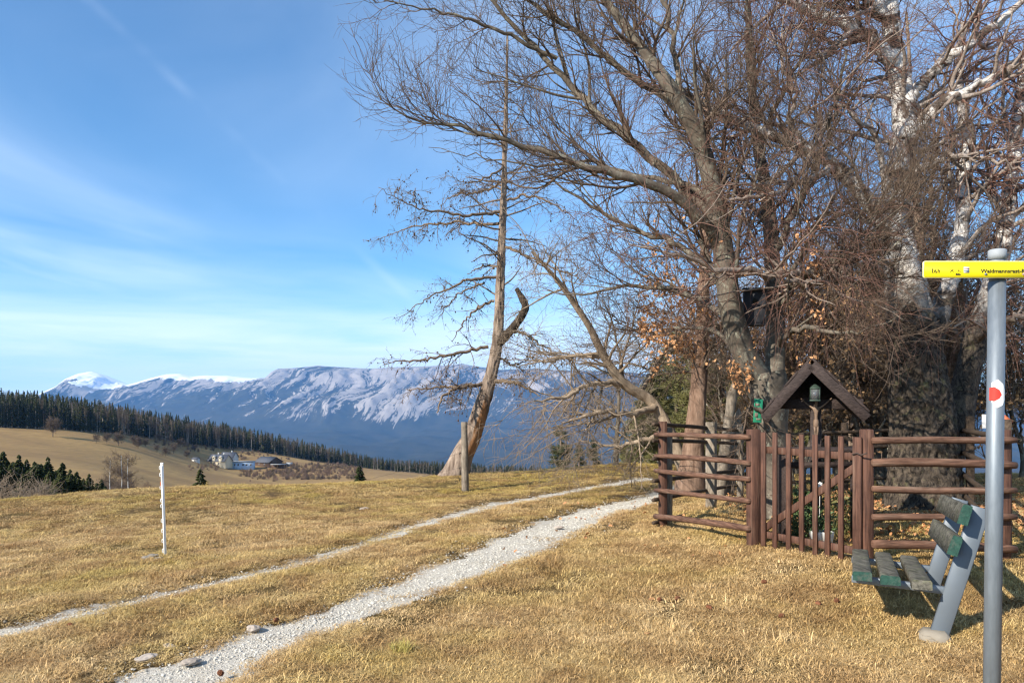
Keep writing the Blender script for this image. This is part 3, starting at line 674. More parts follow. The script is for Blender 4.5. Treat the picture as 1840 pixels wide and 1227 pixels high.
cl_ = MB().lathe([(.046 * fh, .33 * fh), (.064 * fh, .36 * fh), (.066 * fh, .45 * fh), (.050 * fh, .51 * fh)], (fx, fy - .004, fz), 12); cl_.obj('loincloth', M_CARVED, fo, True)
# lantern hanging under the ridge
lp = S_(1463, 711) + so; lan = thing('grave_lantern', 'small green lantern with red candle under the shrine roof', 'lantern', (lp[0] - .055, lp[1] - .16, lp[2] - .055), math.radians(-19))
M_LANT = flat('dark_green_metal', (0.035, 0.055, 0.04), 0.6, 0.4, 0.2)
m_, t_ = material('red_glass', 0.15, 0.5); t_.b.inputs['Base Color'].default_value = (.55, .05, .06, 1); M_REDGLASS = m_
MB().box((0, 0, .008), (.095, .095, .016), None, .003).obj('base', M_LANT, lan)
for i in (-1, 1):
    for j in (-1, 1): MB().box((i * .04, j * .04, .065), (.010, .010, .10)).obj('corner_bar', M_LANT, lan)
MB().lathe([(.001, .118), (.0, .118), (.068, .116), (.062, .128), (.030, .150), (.012, .160), (.001, .162)], (0, 0, 0), 4).obj('roof', M_LANT, lan, False, (0, 0, 0), (0, 0, math.radians(45)))
MB().lathe([(.001, .016), (.026, .016), (.026, .085), (.001, .085)], (0, 0, 0), 14).obj('candle', M_REDGLASS, lan, True)
m_, t_ = material('lantern_pane', 0.08, 0.5); t_.b.inputs['Base Color'].default_value = (.85, .87, .86, 1); t_.b.inputs['Transmission Weight'].default_value = 0.9
for k in range(4):
    o = MB().box((0, -.043, .065), (.070, .002, .095)).obj('pane', m_, lan); o.rotation_euler = (0, 0, k * math.pi / 2)

# low wooden bench, planter and garden bits in front of the shrine
kb = at(1478, 7.15); kn = thing('plank_table', 'dark low plank table behind the gate slats below the cross', 'table', tuple(kb))
zk = Pt(1478, 808, 7.15)[2] - kb[2]
for k in range(2): MB().bar((-.40, k * .14, zk), (.42, k * .14, zk), .12, .035, bev=.004).obj('plank', M_SHRINE, kn)
for sx2 in (-.33, .35): MB().box((sx2, .07, zk / 2 - .03), (.05, .20, zk), None, .004).obj('leg', M_SHRINE, kn)
MB().bar((-.34, .05, zk - .14), (.36, .05, zk - .14), .03, .05).obj('stretcher', M_SHRINE, kn)
pl = at(1476, 6.95); pln = thing('planter_box', 'white planter box with green herbs behind the gate', 'planter', tuple(pl + (0, 0, .01))); pln.scale = (.75, .75, .75)
MB().add(*(lambda V: (V, [(0, 1, 5, 4), (1, 2, 6, 5), (2, 3, 7, 6), (3, 0, 4, 7), (3, 2, 1, 0)]))(np.array([(-.10, -.07, 0), (.10, -.07, 0), (.10, .07, 0), (-.10, .07, 0), (-.12, -.085, .17), (.12, -.085, .17), (.12, .085, .17), (-.12, .085, .17)]))).obj('box', M_WHITE, pln)
MB().box((0, 0, .15), (.22, .155, .012)).obj('soil', M_DARKWOOD, pln)
def herb_mesh(seed, n, h, spread, lw, mat, up=0.8):
    r = np.random.default_rng(seed); mb = MB()
    for i in range(n):
        a = r.uniform(0, 6.283); b0 = np.array([r.normal(0, spread * .3), r.normal(0, spread * .3), 0]); tip = b0 + np.array([math.cos(a) * spread * r.uniform(.3, 1), math.sin(a) * spread * r.uniform(.3, 1), h * r.uniform(.55, 1.0) * up + .02])
        P = spline([b0, (b0 + tip) / 2 + (0, 0, h * .12), tip], 6); mb.tube(P, np.linspace(.0035, .0015, 6), 3, False)
        for k in range(14):
            f = r.uniform(.25, 1); c = P[min(5, int(f * 5.99))]; d = r.normal(size=3); d[2] = abs(d[2]) * .8; d /= np.linalg.norm(d); s2 = np.cross(d, r.normal(size=3)); s2 /= np.linalg.norm(s2)
            L = lw * r.uniform(.6, 1.4); mb.add([c, c + d * L * .5 + s2 * L * .16, c + d * L, c + d * L * .5 - s2 * L * .16], [(0, 1, 2, 3)])
    return mb.mesh('foliage', mat)
put('foliage', herb_mesh(3, 26, .36, .17, .055, M_HERB), pln, (0, 0, .15))
hb = at(1452, 7.75); h1 = thing('small_shrub', 'bushy green shrub behind the gate slats at the shrine post', 'shrub', tuple(hb)); put('foliage', herb_mesh(5, 44, .62, .30, .06, M_HERB), h1)
hb = at(1512, 7.5); h2 = thing('small_shrub', 'grey green shrub right of the shrine post behind the gate', 'shrub', tuple(hb)); put('foliage', herb_mesh(6, 34, .55, .22, .05, M_PINE), h2)
hb = at(1434, 7.35); h3 = thing('small_shrub', 'low evergreen plant behind the third gate slat', 'shrub', tuple(hb)); put('foliage', herb_mesh(8, 22, .30, .16, .05, M_HERB), h3)
sp_ = at(1423, 7.55); MBs = MB().tube([(0, 0, -.04), (.012, .05, .45), (.02, .10, .9)], .013, 8); spd = MBs.obj('tool_handle', m_wood('orange_wood', (.25, .10, .035), (.40, .18, .07), (30, 30, 30)), None, True, tuple(sp_)); tag(spd, 'slim orange brown tool handle leaning behind the gate', 'handle')
orn = at(1473, 7.3); orn[2] = Pt(1473, 871, 7.3)[2]; om = MB()
for k in range(8):
    a = k * math.pi / 4; om.tube([(0, 0, 0), (.030 * math.cos(a), -.006, .030 * math.sin(a))], [.010, .005], 6)
om.tube([(0, 0, 0), (.004, .01, -.12), (.0, .012, -(orn[2] - gz(orn[0], orn[1])) - .03)], .003, 5)
tag(om.obj('flower_ornament', M_WHITE, None, True, tuple(orn)), 'small white flower ornament on a stick behind the gate', 'ornament')

# bench seen from its end
bo = Pt(1692, 1138, 4.72); bo[2] = gz(bo[0], bo[1]); bu = np.array([0.40, 0.9165, 0]); bv = np.array([0.9165, -0.40, 0])
bench = thing('park_bench', 'weathered wooden bench with grey steel supports beside the metal post', 'bench', tuple(bo))
TILT = -0.055
def Bp(u, v, w_): return bu * u + bv * v + np.array([0, 0, w_ + TILT * u])
UW = np.array([0, 0, 1.0])
def plank(a, b, w_, h_, up, name, seed):
    """a worn board with split, uneven ends"""
    n = 26; mrow = 10; a, b = np.asarray(a), np.asarray(b); x = (b - a) / np.linalg.norm(b - a); up = np.asarray(up, float); y = np.cross(up, x); y /= np.linalg.norm(y); z = np.cross(x, y)
    prof = np.array([(-.5, -.5), (-.17, -.5), (.17, -.5), (.5, -.5), (.5, .30), (.42, .5), (.15, .5), (-.15, .5), (-.42, .5), (-.5, .30)])
    t = np.linspace(0, 1, n); Vv = []
    for i in range(n):
        c = a + (b - a) * t[i]
        for j, (p, q) in enumerate(prof):
            wv = 0.0025 * perlin(t[i] * 9 + j * 3.3, seed * 2.7 + j); e = 0.006 * perlin(j * 1.7, seed, i * .01) * (i in (0, n - 1))
            Vv.append(c + y * (p * w_ + wv) + z * (q * h_ + wv * (q > 0) * 1.3) + x * e)
    mb = MB().add(Vv, grid_faces(n, mrow, True)[:, ::-1]); o = mb.obj(name, M_SLAT, bench)
    # end faces: flaked green paint
    for i, sgn in ((0, -1), (n - 1, 1)):
        ring = np.array(Vv[i * mrow:(i + 1) * mrow]) + x * (0.0015 * sgn); cc = ring.mean(0)
        MB().add(np.vstack([ring, cc]), [(k, (k + 1) % mrow, mrow) for k in range(mrow)]).obj('painted_end', M_SLATGREEN if seed != 3 else M_SLAT, o)
SW, SH = 0.110, 0.056
for i, v in enumerate((-.44, -.285, -.115)):
    plank(Bp(-.14, v, .365 - .012 * i), Bp(1.12, v, .365 - .012 * i), SW, SH, UW, 'seat_slat', 1 + i)
lean = np.array([0.27, 0.96]); lean /= np.linalg.norm(lean)             # (v, w) of the uprights
def up_pt(u, s, off=0.0): return Bp(u, -.02 + lean[0] * s + off * -lean[1], lean[1] * s + off * lean[0])
for i, s in enumerate((.585, .775)):
    wv = bv * -lean[1] + UW * lean[0]
    plank(up_pt(-.14, s, .085), up_pt(1.12, s, .085), SH, .118, bv * lean[0] + UW * lean[1], 'back_slat', 5 + i)
for u in (0.0, 0.98):
    fr = MB().bar(up_pt(u, -.12), up_pt(u, .84), .098, .012, bu, .002)
    fl = up_pt(u, -.12, .047); fu = up_pt(u, .84, .047)
    fr.bar(fl + bu * .02, fu + bu * .02, .008, .045, bu)
    fl = up_pt(u, -.12, -.047); fu = up_pt(u, .84, -.047); fr.bar(fl + bu * .02, fu + bu * .02, .008, .045, bu)
    fr.obj('support', M_BENCHSTEEL, bench)
    sm = MB().bar(Bp(u + .02, -.50, .325), Bp(u + .02, .06, .295), .042, .045, UW, .003); sm.obj('seat_bracket', M_GALV, bench)
    cm = MB().box(Bp(u, -.04, .005), (.17, .17, .10), np.stack([bv, bu, UW], 1), .03)
    o = cm.obj('concrete_foot', M_CONCRETE, bench)
    for s in (.585, .775):
        c = up_pt(u, s, .058); MB().tube([c - bv * .004, c + bv * .02], .006, 6).obj('bolt', M_IRON, bench)

# signpost and yellow board
PD = 3.4; pb = at(1781, PD); pt = Pt(1792, 462, PD); post = thing('sign_post', 'tall galvanised steel pole carrying the yellow trail board', 'post', tuple(pb))
ptl = pt - pb; ax_ = np.array([ptl[0], 0, ptl[2]])
fn = lambda z: np.array([ax_[0] * z / ax_[2], 0, z])
pr = 0.0345
MB().tube([fn(-.3), fn(ax_[2] * .5), fn(Pt(0, 507, PD)[2] - pb[2])], pr, 28).obj('shaft', M_GALV, post, True)
MB().tube([fn(Pt(0, 507, PD)[2] - pb[2] - .01), fn(ax_[2])], pr * .90, 28).obj('inner_tube', M_GALV, post, True)
MB().tube([fn(ax_[2] - .012), fn(ax_[2] + .006), fn(ax_[2] + .028), fn(ax_[2] + .032)], [pr * 1.0, pr * 1.06, pr * 1.06, pr * .9], 28).obj('cap', flat('cap_plastic', (.30, .32, .33), .6, .3, .12), post, True)
def pole_patch(pts, rr, name, mat, parent):
    """a painted patch wrapped on the pole: polygon in (angle, z), angle 0 faces the camera, negative to the left"""
    pts = np.array(pts); c = pts.mean(0); ring = np.vstack([np.linspace(pts[i], pts[(i + 1) % len(pts)], 6, endpoint=False) for i in range(len(pts))])
    Vv = []
    for f in (1, .66, .33, 0):
        for an, z in c + (ring - c) * f: q = fn(z); Vv.append((q[0] + rr * math.sin(an), -rr * math.cos(an), z))
    return MB().add(Vv, grid_faces(4, len(ring), True)).obj(name, mat, parent, True)
zm = lambda y: Pt(0, y, PD)[2] - pb[2]
wp = pole_patch([(-1.0, zm(688)), (-.35, zm(682)), (.35, zm(691)), (.62, zm(702)), (.62, zm(718)), (.30, zm(728)), (-.4, zm(733)), (-1.0, zm(722))], pr + .0012, 'painted_mark', M_WHITE, post)
pole_patch([(-1.25, zm(697)), (-.7, zm(695)), (-.15, zm(701)), (.10, zm(709)), (-.15, zm(716)), (-.7, zm(721)), (-1.25, zm(719))], pr + .0024, 'red_dot', M_RED, wp)
bl_, br_ = Pt(1648, 473, PD), Pt(1985, 503, PD); by = PD - pr - .012; brd_o = (pt[0], by, (bl_[2] + br_[2]) / 2)
board = thing('trail_board', 'long yellow trail board lettered in black on the steel pole', 'sign', brd_o)
x0, x1 = bl_[0] - brd_o[0], br_[0] - brd_o[0]; hh = (bl_[2] - br_[2]) / 2
def rr_plate(x0, x1, hh, rad, y0, y1):
    ring = []
    for cx, cz, a0 in ((x1 - rad, hh - rad, 0), (x0 + rad, hh - rad, 90), (x0 + rad, -hh + rad, 180), (x1 - rad, -hh + rad, 270)):
        for k in range(6): a = math.radians(a0 + k * 18); ring.append((cx + rad * math.cos(a), cz + rad * math.sin(a)))
    ring = np.array(ring); n = len(ring)
    Vv = np.vstack([np.column_stack([ring[:, 0], np.full(n, y0), ring[:, 1]]), np.column_stack([ring[:, 0], np.full(n, y1), ring[:, 1]])])
    return MB().add(Vv, [list(range(n))], [list(range(n, 2 * n))[::-1]], [(i, i + n, (i + 1) % n + n, (i + 1) % n) for i in range(n)])
rr_plate(x0, x1, hh, .009, -.0030, .0030).obj('edge_plate', flat('pale_yellow_edge', (.90, .84, .40), .5, .4, .03), board)
rr_plate(x0 + .0028, x1 - .0028, hh - .0028, .007, -.0042, -.0032).obj('face', M_YELLOW, board)
def lettering(txt, x, z, size, name='lettering', sx=1.0):
    cu = bpy.data.curves.new(name, 'FONT'); cu.body = txt; cu.size = size; cu.resolution_u = 3; cu.offset = .0007; o = bpy.data.objects.new(name, cu); COL.objects.link(o)
    dg = bpy.context.evaluated_depsgraph_get(); me = bpy.data.meshes.new_from_object(o.evaluated_get(dg)); bpy.data.objects.remove(o); bpy.data.curves.remove(cu)
    co = np.zeros(len(me.vertices) * 3, np.float32); me.vertices.foreach_get('co', co); co = co.reshape(-1, 3)
    me.vertices.foreach_set('co', np.column_stack([co[:, 0] * sx + x, np.full(len(co), -.0052), co[:, 1] + z]).astype(np.float32).ravel())
    me.materials.clear(); me.materials.append(M_BLACK); me.name = name; return put(name, me, board)
SX = lambda px: (px - 1792) / FPX * by
SZ = lambda py: Pt(0, py, by)[2] - brd_o[2]
lettering('Waidmannsrast-K\u00fcb', SX(1749), SZ(490.5), .0235, 'lettering', 1.12)
lettering('1', SX(1659.5), SZ(490.5), .0255); lettering('\u00bd', SX(1663.5), SZ(490.5), .021); lettering('h', SX(1671), SZ(490.5), .0255)
lettering('Bahn', SX(1704), SZ(494.5), .0105)
lettering('H', SX(1708.3), SZ(487.5), .0075)
sy = MB()
for s in (-1, 1): sy.bar((SX(1697) - .0075, -.0052, SZ(486.5) - .006 * s), (SX(1697) + .0075, -.0052, SZ(486.5) + .006 * s), .0006, .0022, (0, 0, 1))
sy.obj('crossed_cutlery_mark', M_BLACK, board)
MB().tube([(SX(1710) + .0085 * math.cos(a), -.0050, SZ(486) + .0085 * math.sin(a)) for a in np.linspace(0, 6.283, 20)], .0005, 4, False).obj('circle_mark', M_BLACK, board)
wq = MB().box((SX(1723.5), -.0048, SZ(485.5)), (.024, .0010, .025)).obj('white_square', M_WHITE, board)
MB().box((SX(1723.5), -.0056, SZ(483)), (.0235, .0006, .0038)).obj('red_stripe', flat('dull_red', (.55, .16, .10), .6), wq)
MB().box((SX(1723.5), -.0056, SZ(487.2)), (.0235, .0006, .0038)).obj('green_stripe', flat('grey_green', (.16, .22, .20), .6), wq)
for px in (1758, 1826): MB().lathe([(.0001, .004), (.0045, .0035), (.0058, .0005), (.0058, -.001)], (0, 0, 0), 14).obj('rivet', M_GALV if px < 1800 else flat('copper_rivet', (.36, .25, .20), .5), board, True, (SX(px), -.0045, SZ(493)), (math.radians(90), 0, 0))
MB().box((0, .010, 0), (.06, .010, .045)).obj('bracket', M_IRON, board)
for zc_ in (-.012, .012): MB().lathe([(pr * .93, zc_ - .004), (pr * .97, zc_ - .004), (pr * .97, zc_ + .004), (pr * .93, zc_ + .004)], (0, pr + .012, 0), 24).obj('clamp', M_IRON, board, True)

# white electric-fence post with its lugs
ep = G(297, 998, 60); ept = Pt(291, 833, ep[1]) - ep
el_ = thing('electric_fence_post', 'thin white plastic electric fence post in the dry grass', 'post', tuple(ep))
f2 = lambda f: ept * (1, 0, 1) * f
MB().bar(f2(-.12), f2(1), .030, .016, (0, 1, 0), .003).obj('shaft', M_PLASTIC, el_)
MB().bar(f2(.985) , f2(1.012), .034, .02, (0, 1, 0), .004).obj('head', M_PLASTIC, el_)
MB().bar(f2(-.1) + (0, -.012, 0), f2(.98) + (0, -.012, 0), .008, .010, (0, 1, 0)).obj('rib', M_PLASTIC, el_)
for f in (.955, .88, .74, .60, .54, .38, .27, .16, .055):
    c = f2(f); MB().tube([c + (-.012, 0, .018), c + (-.026, 0, .020), c + (-.032, 0, .006), c + (-.030, 0, -.014), c + (-.012, 0, -.018)], .0042, 6).obj('lug', M_PLASTIC, el_, True)
ob = f2(.78); MB().box(ob + (-.018, -.004, 0), (.008, .012, .05), None, .002).obj('orange_clip', M_ORANGE, el_)
# wooden post in front of the leaning larch
wp_ = G(836, 882, 60); wt = Pt(834, 758, wp_[1]) - wp_
wm = MB(); n = 16; t = np.linspace(-.1, 1, n); P = np.column_stack([wt[0] * t + .01 * perlin(t * 3, 2.2), 0 * t, wt[2] * t]); R = .078 * (1 + .10 * perlin(t * 5, 7.7)) * (1 - .12 * t)
wpo = thing('fence_post', 'round weathered wooden post standing before the leaning larch', 'post', tuple(wp_)); MB().tube(P, R, 14).obj('shaft', M_GREYWOOD, wpo, True)
for f in (.18, .34, .55): MB().tube([(-.09, -.02, wt[2] * f), (-.115, -.03, wt[2] * f), (-.12, -.03, wt[2] * f - .03)], .009, 6).obj('insulator', M_BLACK, wpo, True)
wire = MB()
for f, yb_ in ((.34, 858), (.55, 842)):
    a = wp_ + np.array([-.12, -.03, wt[2] * f]); b = at(520, 24.5) + (0, 0, .5 + f * .3); P = np.linspace(a, b, 16); P[:, 2] -= .18 * np.sin(np.pi * np.linspace(0, 1, 16)); wire.tube(P - wp_, .0025, 4, False)
wo = wire.obj('wire', M_IRON, wpo)

# small trail signs on trunks at the back
sg = Pt(1784, 757, 9.0); sgn_ = thing('small_trail_sign', 'small green and white sign with orange arrow tip beyond the pole', 'sign', tuple(sg))
MB().box((-.08, 0, 0), (.09, .012, .16), None, .002).obj('white_plate', M_WHITE, sgn_)
MB().box((.045, -.001, 0), (.15, .012, .16), None, .002).obj('green_plate', M_GREEN, sgn_)
MB().add([(.122, -.006, .085), (.122, -.006, -.085), (.235, -.006, 0), (.122, .006, .085), (.122, .006, -.085), (.235, .006, 0)], [(0, 1, 2), (5, 4, 3)], [(0, 3, 4, 1), (1, 4, 5, 2), (2, 5, 3, 0)]).obj('arrow_tip', M_ORANGE, sgn_)
MB().tube([(.03, .04, -1.2), (.03, .04, .12)], .025, 8).obj('stake', M_GREYWOOD, sgn_, True)

# ------------------------------------------------------------------ scattered cover: dry grass, gravel, fallen leaves
def instancer(name, P, rot, scl, idx, protos):
    """points carrying one of the protos each"""
    me = bpy.data.meshes.new(name); me.vertices.add(len(P)); me.vertices.foreach_set('co', np.asarray(P, np.float32).ravel())
    for nm, ty, key, arr in (('rot', 'FLOAT_VECTOR', 'vector', rot), ('scl', 'FLOAT_VECTOR', 'vector', scl)):
        a = me.attributes.new(nm, ty, 'POINT'); a.data.foreach_set(key, np.asarray(arr, np.float32).ravel())
    a = me.attributes.new('idx', 'INT', 'POINT'); a.data.foreach_set('value', np.asarray(idx, np.int32))
    cl = bpy.data.collections.new(name + '_kinds')
    for i, pm in enumerate(protos): cl.objects.link(bpy.data.objects.new('%s_kind_%02d' % (name, i), pm))
    ng = bpy.data.node_groups.new(name, 'GeometryNodeTree')
    ng.interface.new_socket('Geometry', in_out='INPUT', socket_type='NodeSocketGeometry'); ng.interface.new_socket('Geometry', in_out='OUTPUT', socket_type='NodeSocketGeometry')
    N = ng.nodes; gi = N.new('NodeGroupInput'); go = N.new('NodeGroupOutput'); ip = N.new('GeometryNodeInstanceOnPoints'); ci = N.new('GeometryNodeCollectionInfo')
    ci.inputs['Collection'].default_value = cl; ci.inputs['Separate Children'].default_value = True; ci.inputs['Reset Children'].default_value = True
    L = ng.links.new
    def att(nm, ty):
        n_ = N.new('GeometryNodeInputNamedAttribute'); n_.data_type = ty; n_.inputs['Name'].default_value = nm; return [o for o in n_.outputs if o.enabled and o.name == 'Attribute'][0]
    L(gi.outputs[0], ip.inputs['Points']); L(ci.outputs[0], ip.inputs['Instance']); ip.inputs['Pick Instance'].default_value = True
    L(att('idx', 'INT'), ip.inputs['Instance Index']); L(att('rot', 'FLOAT_VECTOR'), ip.inputs['Rotation']); L(att('scl', 'FLOAT_VECTOR'), ip.inputs['Scale'])
    L(ip.outputs[0], go.inputs[0])
    o = put(name, me); md = o.modifiers.new('scatter', 'NODES'); md.node_group = ng
    return o
def blades(r, n, rad, l0, l1, wid, tilt0, tilt1, mat, name):
    """a tuft of bent blades, each two quads and a tip; attribute bl varies from blade to blade"""
    a = r.uniform(0, 2 * np.pi, n); rr_ = rad * np.sqrt(r.uniform(0, 1, n)); b = np.column_stack([rr_ * np.cos(a), rr_ * np.sin(a), np.full(n, -.012)])
    az = r.uniform(0, 2 * np.pi, n); tl = r.uniform(tilt0, tilt1, n); L = r.uniform(l0, l1, n); w_ = wid * r.uniform(.6, 1.3, n)
    h = np.column_stack([np.cos(az), np.sin(az), 0 * az]); side = np.column_stack([-np.sin(az), np.cos(az), 0 * az])
    up = np.array([0, 0, 1.0]); V = []; p = b.copy(); ang = tl * .45
    for k, f in enumerate((1.0, .85, .55)):
        V += [p - side * (w_ * f)[:, None], p + side * (w_ * f)[:, None]]
        d = h * np.sin(ang)[:, None] + up * np.cos(ang)[:, None]; p = p + d * (L / 3)[:, None]; ang = np.minimum(ang + tl * .42 + .18, 1.9)
        p[:, 2] = np.maximum(p[:, 2], .004)
    V.append(p); V = np.stack(V, 1).reshape(-1, 3); o7 = (np.arange(n) * 7)[:, None]
    F4 = np.concatenate([o7 + np.array([0, 1, 3, 2]), o7 + np.array([2, 3, 5, 4])]); F3 = o7 + np.array([4, 5, 6])
    me = new_mesh(name, V, [F4, F3], False, mat); at_ = me.attributes.new('bl', 'FLOAT', 'POINT'); at_.data.foreach_set('value', np.repeat(r.uniform(0, 1, n), 7).astype(np.float32)); return me
r = np.random.default_rng(11)
tufts = [blades(r, 130, .15, .025, .070, .0019, .9, 2.0, M_GRASS, 'tuft') for _ in range(8)] + [blades(r, 90, .11, .04, .085, .0019, .5, 1.6, M_GRASS, 'tuft') for _ in range(4)] + [blades(r, 40, .05, .07, .15, .0016, .2, .9, M_GRASS, 'tuft') for _ in range(2)]
N = 74000
d = 2.6 * (32 / 2.6) ** r.uniform(0, 1, N) ** 0.86; X = d * r.uniform(-.92, .92, N); Y = d
# where the sheet has dropped behind the crest nothing shows
keep = ~((X < -15) | (X > 14)); X, Y = X[keep], Y[keep]
Z, rdv = gsurf(X, Y); who = rut_dist(X, Y)[1]
pn = fbm(X * 1.7, Y * 1.7, 2.2, 3)
inside = np.clip(-rdv / 0.22, 0, 1)
pk = np.where(rdv < 0, np.where(who == 0, .45, .85) * np.clip(1.0 - (1.25 - .25 * who) * np.clip(-rdv / .26, 0, 1) + pn * .8, 0, 1) ** 2, 1 - .35 * np.exp(-rdv / .25) * (pn < .1))
pk = pk * np.where(enclosure(X, Y) > .5, .45, 1.0) * (1 - .75 * smooth(.22, .45, fbm(X * .95, Y * .95, 7.7, 4))) * (1 - .5 * smooth(.3, .5, perlin(X * 3.3, Y * 3.3, 1.5)))
keep = r.uniform(0, 1, len(X)) < pk; X, Y, Z, rdv, pn = X[keep], Y[keep], Z[keep], rdv[keep], pn[keep]
kind = np.where(r.uniform(0, 1, len(X)) < np.clip(.22 + .5 * pn, .03, .6), r.integers(8, 12, len(X)), r.integers(0, 8, len(X)))
kind = np.where(r.uniform(0, 1, len(X)) < .010, r.integers(12, 14, len(X)), kind); kind = np.where(rdv < .08, r.integers(0, 8, len(X)), kind)
sc = r.uniform(.75, 1.3, len(X)) * np.clip(.85 + Y / 60, .85, 1.25)
grass = instancer('grass', np.column_stack([X, Y, Z]), np.column_stack([r.normal(0, .08, len(X)), r.normal(0, .08, len(X)), r.uniform(0, 6.283, len(X))]), np.column_stack([sc, sc, sc * r.uniform(.6, 1.0, len(X)) * (.55 + .45 * smooth(-.05, .35, rdv))]), kind, tufts)
tag(grass, 'short matted straw coloured winter grass on the meadow', 'grass', None, 'stuff')
def pebble(r, seed):
    bm = bmesh.new(); bmesh.ops.create_icosphere(bm, subdivisions=1, radius=1.0)
    for v in bm.verts: v.co *= 1 + .28 * float(perlin(v.co.x * 1.3 + seed, v.co.y * 1.3, v.co.z * 1.3)); v.co.z *= .62
    me = bpy.data.meshes.new('pebble'); bm.to_mesh(me); bm.free(); me.materials.append(M_PEBBLE); return me
pebs = [pebble(r, i * 5.5) for i in range(6)]
PX, PY = [], []
for k, rt in enumerate(RUTS):
    n = 60000 if k == 0 else 16000; i = (r.uniform(0, 1, n) ** 0.75 * (len(rt) - 1)).astype(int) if False else r.integers(0, len(rt), n)
    PX.append(rt[i, 0] + r.normal(0, .50, n) * rt[i, 3]); PY.append(rt[i, 1] + r.normal(0, .50, n) * rt[i, 3] * .8)
PX, PY = np.concatenate(PX), np.concatenate(PY); PZ, prd = gsurf(PX, PY); n = len(PX); ps = .0026 + .011 * r.uniform(0, 1, n) ** 6
gv = instancer('gravel', np.column_stack([PX, PY, PZ + .010 * (prd < 0) + ps * .15]), r.uniform(0, 6.283, (n, 3)) * (.1, .1, 1), np.repeat(ps[:, None], 3, 1) * r.uniform(.7, 1.3, (n, 3)), r.integers(0, 6, n), pebs)
tag(gv, 'loose pale limestone gravel lying in the wheel tracks', 'gravel', None, 'stuff')
def leaf_me(r, L, mat):
    V, F = [], []
    w_ = L * .32; c = r.normal(0, .12, 6) * L
    V = [(0, 0, 0), (L * .35, w_, c[0] + .2 * L), (L * .8, w_ * .7, c[1] + .15 * L), (L, 0, c[2]), (L * .8, -w_ * .7, c[3] + .18 * L), (L * .35, -w_, c[4] + .2 * L), (L * .5, 0, 0)]
    return new_mesh('leaf', V, np.array([(0, 6, 1), (1, 6, 2), (2, 6, 3), (3, 6, 4), (4, 6, 5), (5, 6, 0)]), False, mat)
lv = [leaf_me(r, .05, M_BEECHLEAF) for _ in range(5)]
n = 5200; LX = r.normal(4.4, 2.3, n); LY = r.normal(9.2, 2.6, n); k = (enclosure(LX, LY) > .25) | (r.uniform(0, 1, n) < .10); k &= (LY > 4) & ~((LY < 6.6) & (LX < 5) & (r.uniform(0, 1, n) < .8)); LX, LY = LX[k], LY[k]
n = len(LX); fl = instancer('fallen_leaves', np.column_stack([LX, LY, gsurf(LX, LY)[0] + r.uniform(.005, .05, n)]), np.column_stack([r.normal(0, .5, n), r.normal(0, .5, n), r.uniform(0, 6.28, n)]), np.repeat(r.uniform(.7, 1.2, (n, 1)), 3, 1), r.integers(0, 5, n), lv)
tag(fl, 'brown fallen leaves under the fenced trees', 'fallen leaves', None, 'stuff')

# single things lying on the meadow
def rock(name, label, px, py, sx, sy, sz, seed, mat, sink=.35, cat='stone'):
    bm = bmesh.new(); bmesh.ops.create_icosphere(bm, subdivisions=3, radius=1.0)
    for v in bm.verts:
        f = 1 + .30 * float(fbm(v.co.x * 1.4 + seed, v.co.y * 1.4, v.co.z * 1.4, 3)); v.co = Vector((v.co.x * sx * f, v.co.y * sy * f, v.co.z * sz * f))
    me = bpy.data.meshes.new(name); bm.to_mesh(me); bm.free(); me.materials.append(mat); g = G(px, py, 60)
    return tag(put(name, me, None, (g[0], g[1], g[2] + sz * (1 - 2 * sink)), (0, 0, seed)), label, cat)
M_FLATSTONE = m_stone('grey_flat_stone', (0.33, 0.27, 0.215), (0.50, 0.43, 0.36))
rock('flat_stone', 'flat grey stone sunk in grass, lower of the two left of the track', 262, 1183, .075, .05, .02, 1.1, M_FLATSTONE)
rock('flat_stone', 'flat grey stone sunk in grass, upper of the two left of the track', 303, 1163, .07, .045, .02, 2.3, M_FLATSTONE)
rock('flat_stone', 'flat pale stone lying at the left edge of the gravel rut', 342, 1190, .06, .05, .018, 3.9, M_FLATSTONE)
rock('track_stone', 'pale lump of stone at the edge of the wide rut', 455, 1130, .06, .045, .022, 5.2, M_FLATSTONE)
rock('track_stone', 'small pale stone in the middle of the rut near the fence', 1005, 948, .06, .04, .02, 6.4, M_FLATSTONE)
for k, (px, py, s) in enumerate([(275, 1001, .065), (261, 1004, .05), (286, 1004, .04), (306, 1003, .035)]):
    rock('clod', ['largest grey clod at the foot of the white fence post', 'outermost grey clod left of the white fence post', 'small grey clod just left of the white fence post', 'small grey clod just right of the white fence post'][k], px, py, s * 1.3, s, s * .45, 7.7 + k, M_CONCRETE, .3, 'clod')
rock('meadow_stone', 'pale stone in the meadow beyond the far rut', 655, 915, .11, .08, .03, 11.0, M_FLATSTONE)
M_CONEB = flat('fallen_cone_brown', (0.20, 0.085, 0.045), 0.9, 0.1, 0.4, 60)
def cone_me():
    mb = MB(); rr = random.Random(4)
    for k in range(46):
        f = k / 46; a = k * 2.39996; rad = .017 * math.sin(math.pi * (.12 + .82 * f)) ** .8; z = .050 * f
        c = np.array([rad * math.cos(a), rad * math.sin(a), z]); o = np.array([math.cos(a), math.sin(a), .5]); s2 = np.array([-math.sin(a), math.cos(a), 0])
        mb.add([c - s2 * .006 - o * .006, c + s2 * .006 - o * .006, c + s2 * .005 + o * .007, c - s2 * .005 + o * .007, c + o * .002 + (0, 0, .006)], [(0, 1, 2, 3)], [(3, 2, 4), (0, 3, 4), (2, 1, 4)])
    mb.lathe([(.001, 0), (.010, .004), (.013, .022), (.007, .044), (.001, .052)], (0, 0, 0), 8)
    return mb.mesh('fallen_cone', M_CONEB)
cm_ = cone_me()
